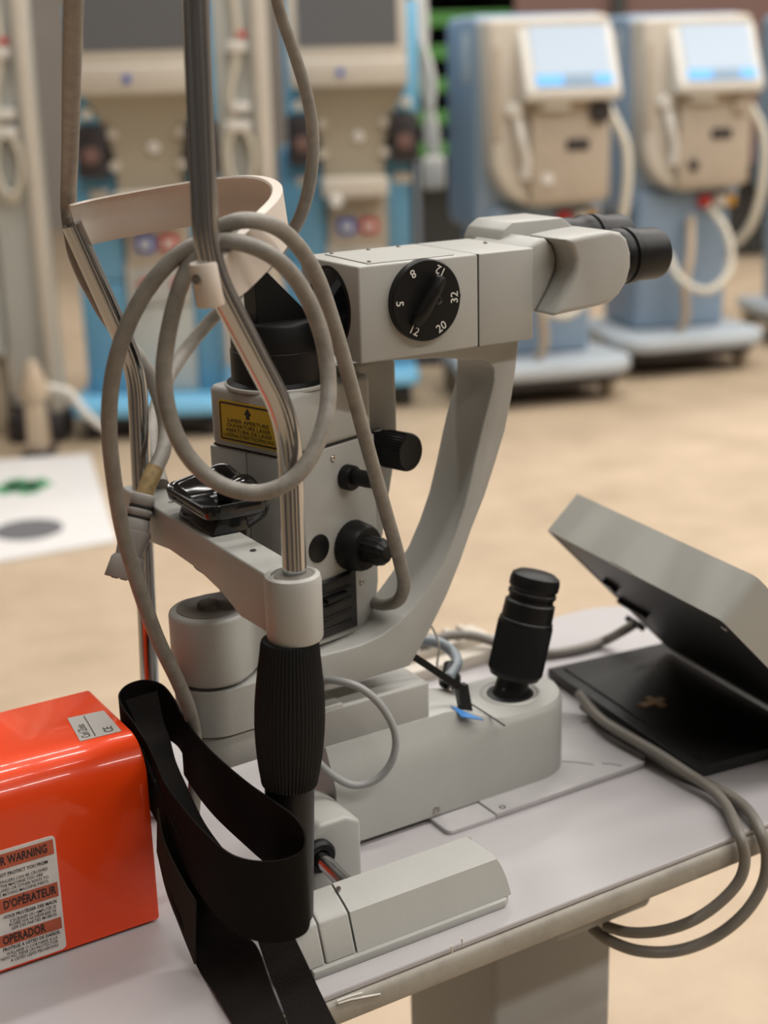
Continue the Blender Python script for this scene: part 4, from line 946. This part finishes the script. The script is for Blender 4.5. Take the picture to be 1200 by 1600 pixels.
dialysis(1345, 545, R(14), 'dialysis machine only partly in view past the one behind the eyepieces')

# green rack behind
c = place(690, 430); MW = Matrix.Translation(c) @ Matrix.Rotation(VIEW+R(4), 4, 'Z')
t = thing('storage_rack', 'dark storage rack with stacked green shelves behind the machines', 'rack'); t.matrix_local = MW; WM[t.name] = MW
for x in (-.75, 1.1, 3.6):
    for y in (0, .7): box('upright', (x-.04, y, 0), (x+.04, y+.06, 2.4), 'rack_dark', t, .004, 1, mw=MW)
box('back_sheet', (-.75, .72, .0), (3.6, .74, 2.4), 'rack_dark', t, .003, 1, mw=MW)
for k in range(9):
    z = .72+.19*k
    box('shelf', (-.72, .02, z), (.45, .70, z+.085), 'green', t, .006, 1, mw=MW)
box('top_board', (-.75, -.04, 2.42), (3.6, .75, 2.52), 'rack_brown', t, .005, 1, mw=MW)
box('side_board', (.47, .05, .62), (3.58, .08, 2.40), 'rack_brown', t, .005, 1, mw=MW)
box('lower_sheet', (-.72, .40, .02), (3.58, .42, .62), 'rack_dark', t, .003, 1, mw=MW)

# white printed sheet lying on the floor
sh = thing('floor_sheet', 'white printed plastic sheet with green print lying on the floor', 'sheet', tuple(place(90, 790)))
q_ = [place(*p) for p in ((-140, 905), (183, 848), (140, 712), (-90, 728))]
bm = bmesh.new(); bm_prism(bm, [(p.x, p.y) for p in q_], 'z', FLOOR, FLOOR+.008); finish('sheet', bm, 'paper', sh, 0)
bm = bmesh.new(); c = place(45, 832); bm_lathe(bm, [(0.10, 0), (.10, .002), (0, .002)], 24, Matrix.Translation((c.x, c.y, FLOOR+.0082))); finish('round_mark', bm, 'grey_ink', sh, 0)
bm = bmesh.new()
for k in range(6):
    c = place(8+k*11, 770-(k % 3)*6); bm_box(bm, (c.x-.03, c.y-.05, FLOOR+.0082), (c.x+.03, c.y+.05, FLOOR+.0095))
finish('green_print', bm, 'green_ink', sh, 0)

# unseen dark cabinets, added to put dark streaks into the chrome post reflections
for k, (x, y, rz) in enumerate(((-1.7, .75, 80), (-1.25, -1.3, 130), (.35, -2.0, 175), (1.75, -1.55, 215))):
    MW = Matrix.Translation((x, y, FLOOR)) @ Matrix.Rotation(R(rz), 4, 'Z')
    t = thing('added_dark_cabinet', 'tall dark two-door steel cabinet added out of view to darken the chrome reflections', 'cabinet', (0, 0, 0), 0, 'added out-of-view steel cabinets'); t.matrix_local = MW; WM[t.name] = MW
    box('body', (-.42, 0, .05), (.42, .45, 1.5), 'rack_dark', t, .008, 2, mw=MW)
    for sx in (-1, 1):
        d = box('door', (min(sx*.005, sx*.41), -.02, .07), (max(sx*.005, sx*.41), 0, 1.48), 'steel_dark', t, .004, 2, mw=MW)
        box('handle', (sx*.04-.008, -.05, .72), (sx*.04+.008, -.02, .86), 'screw', d, .003, 2, mw=MW)
    box('plinth', (-.40, .02, 0), (.40, .43, .05), 'seam', t, 0, mw=MW)
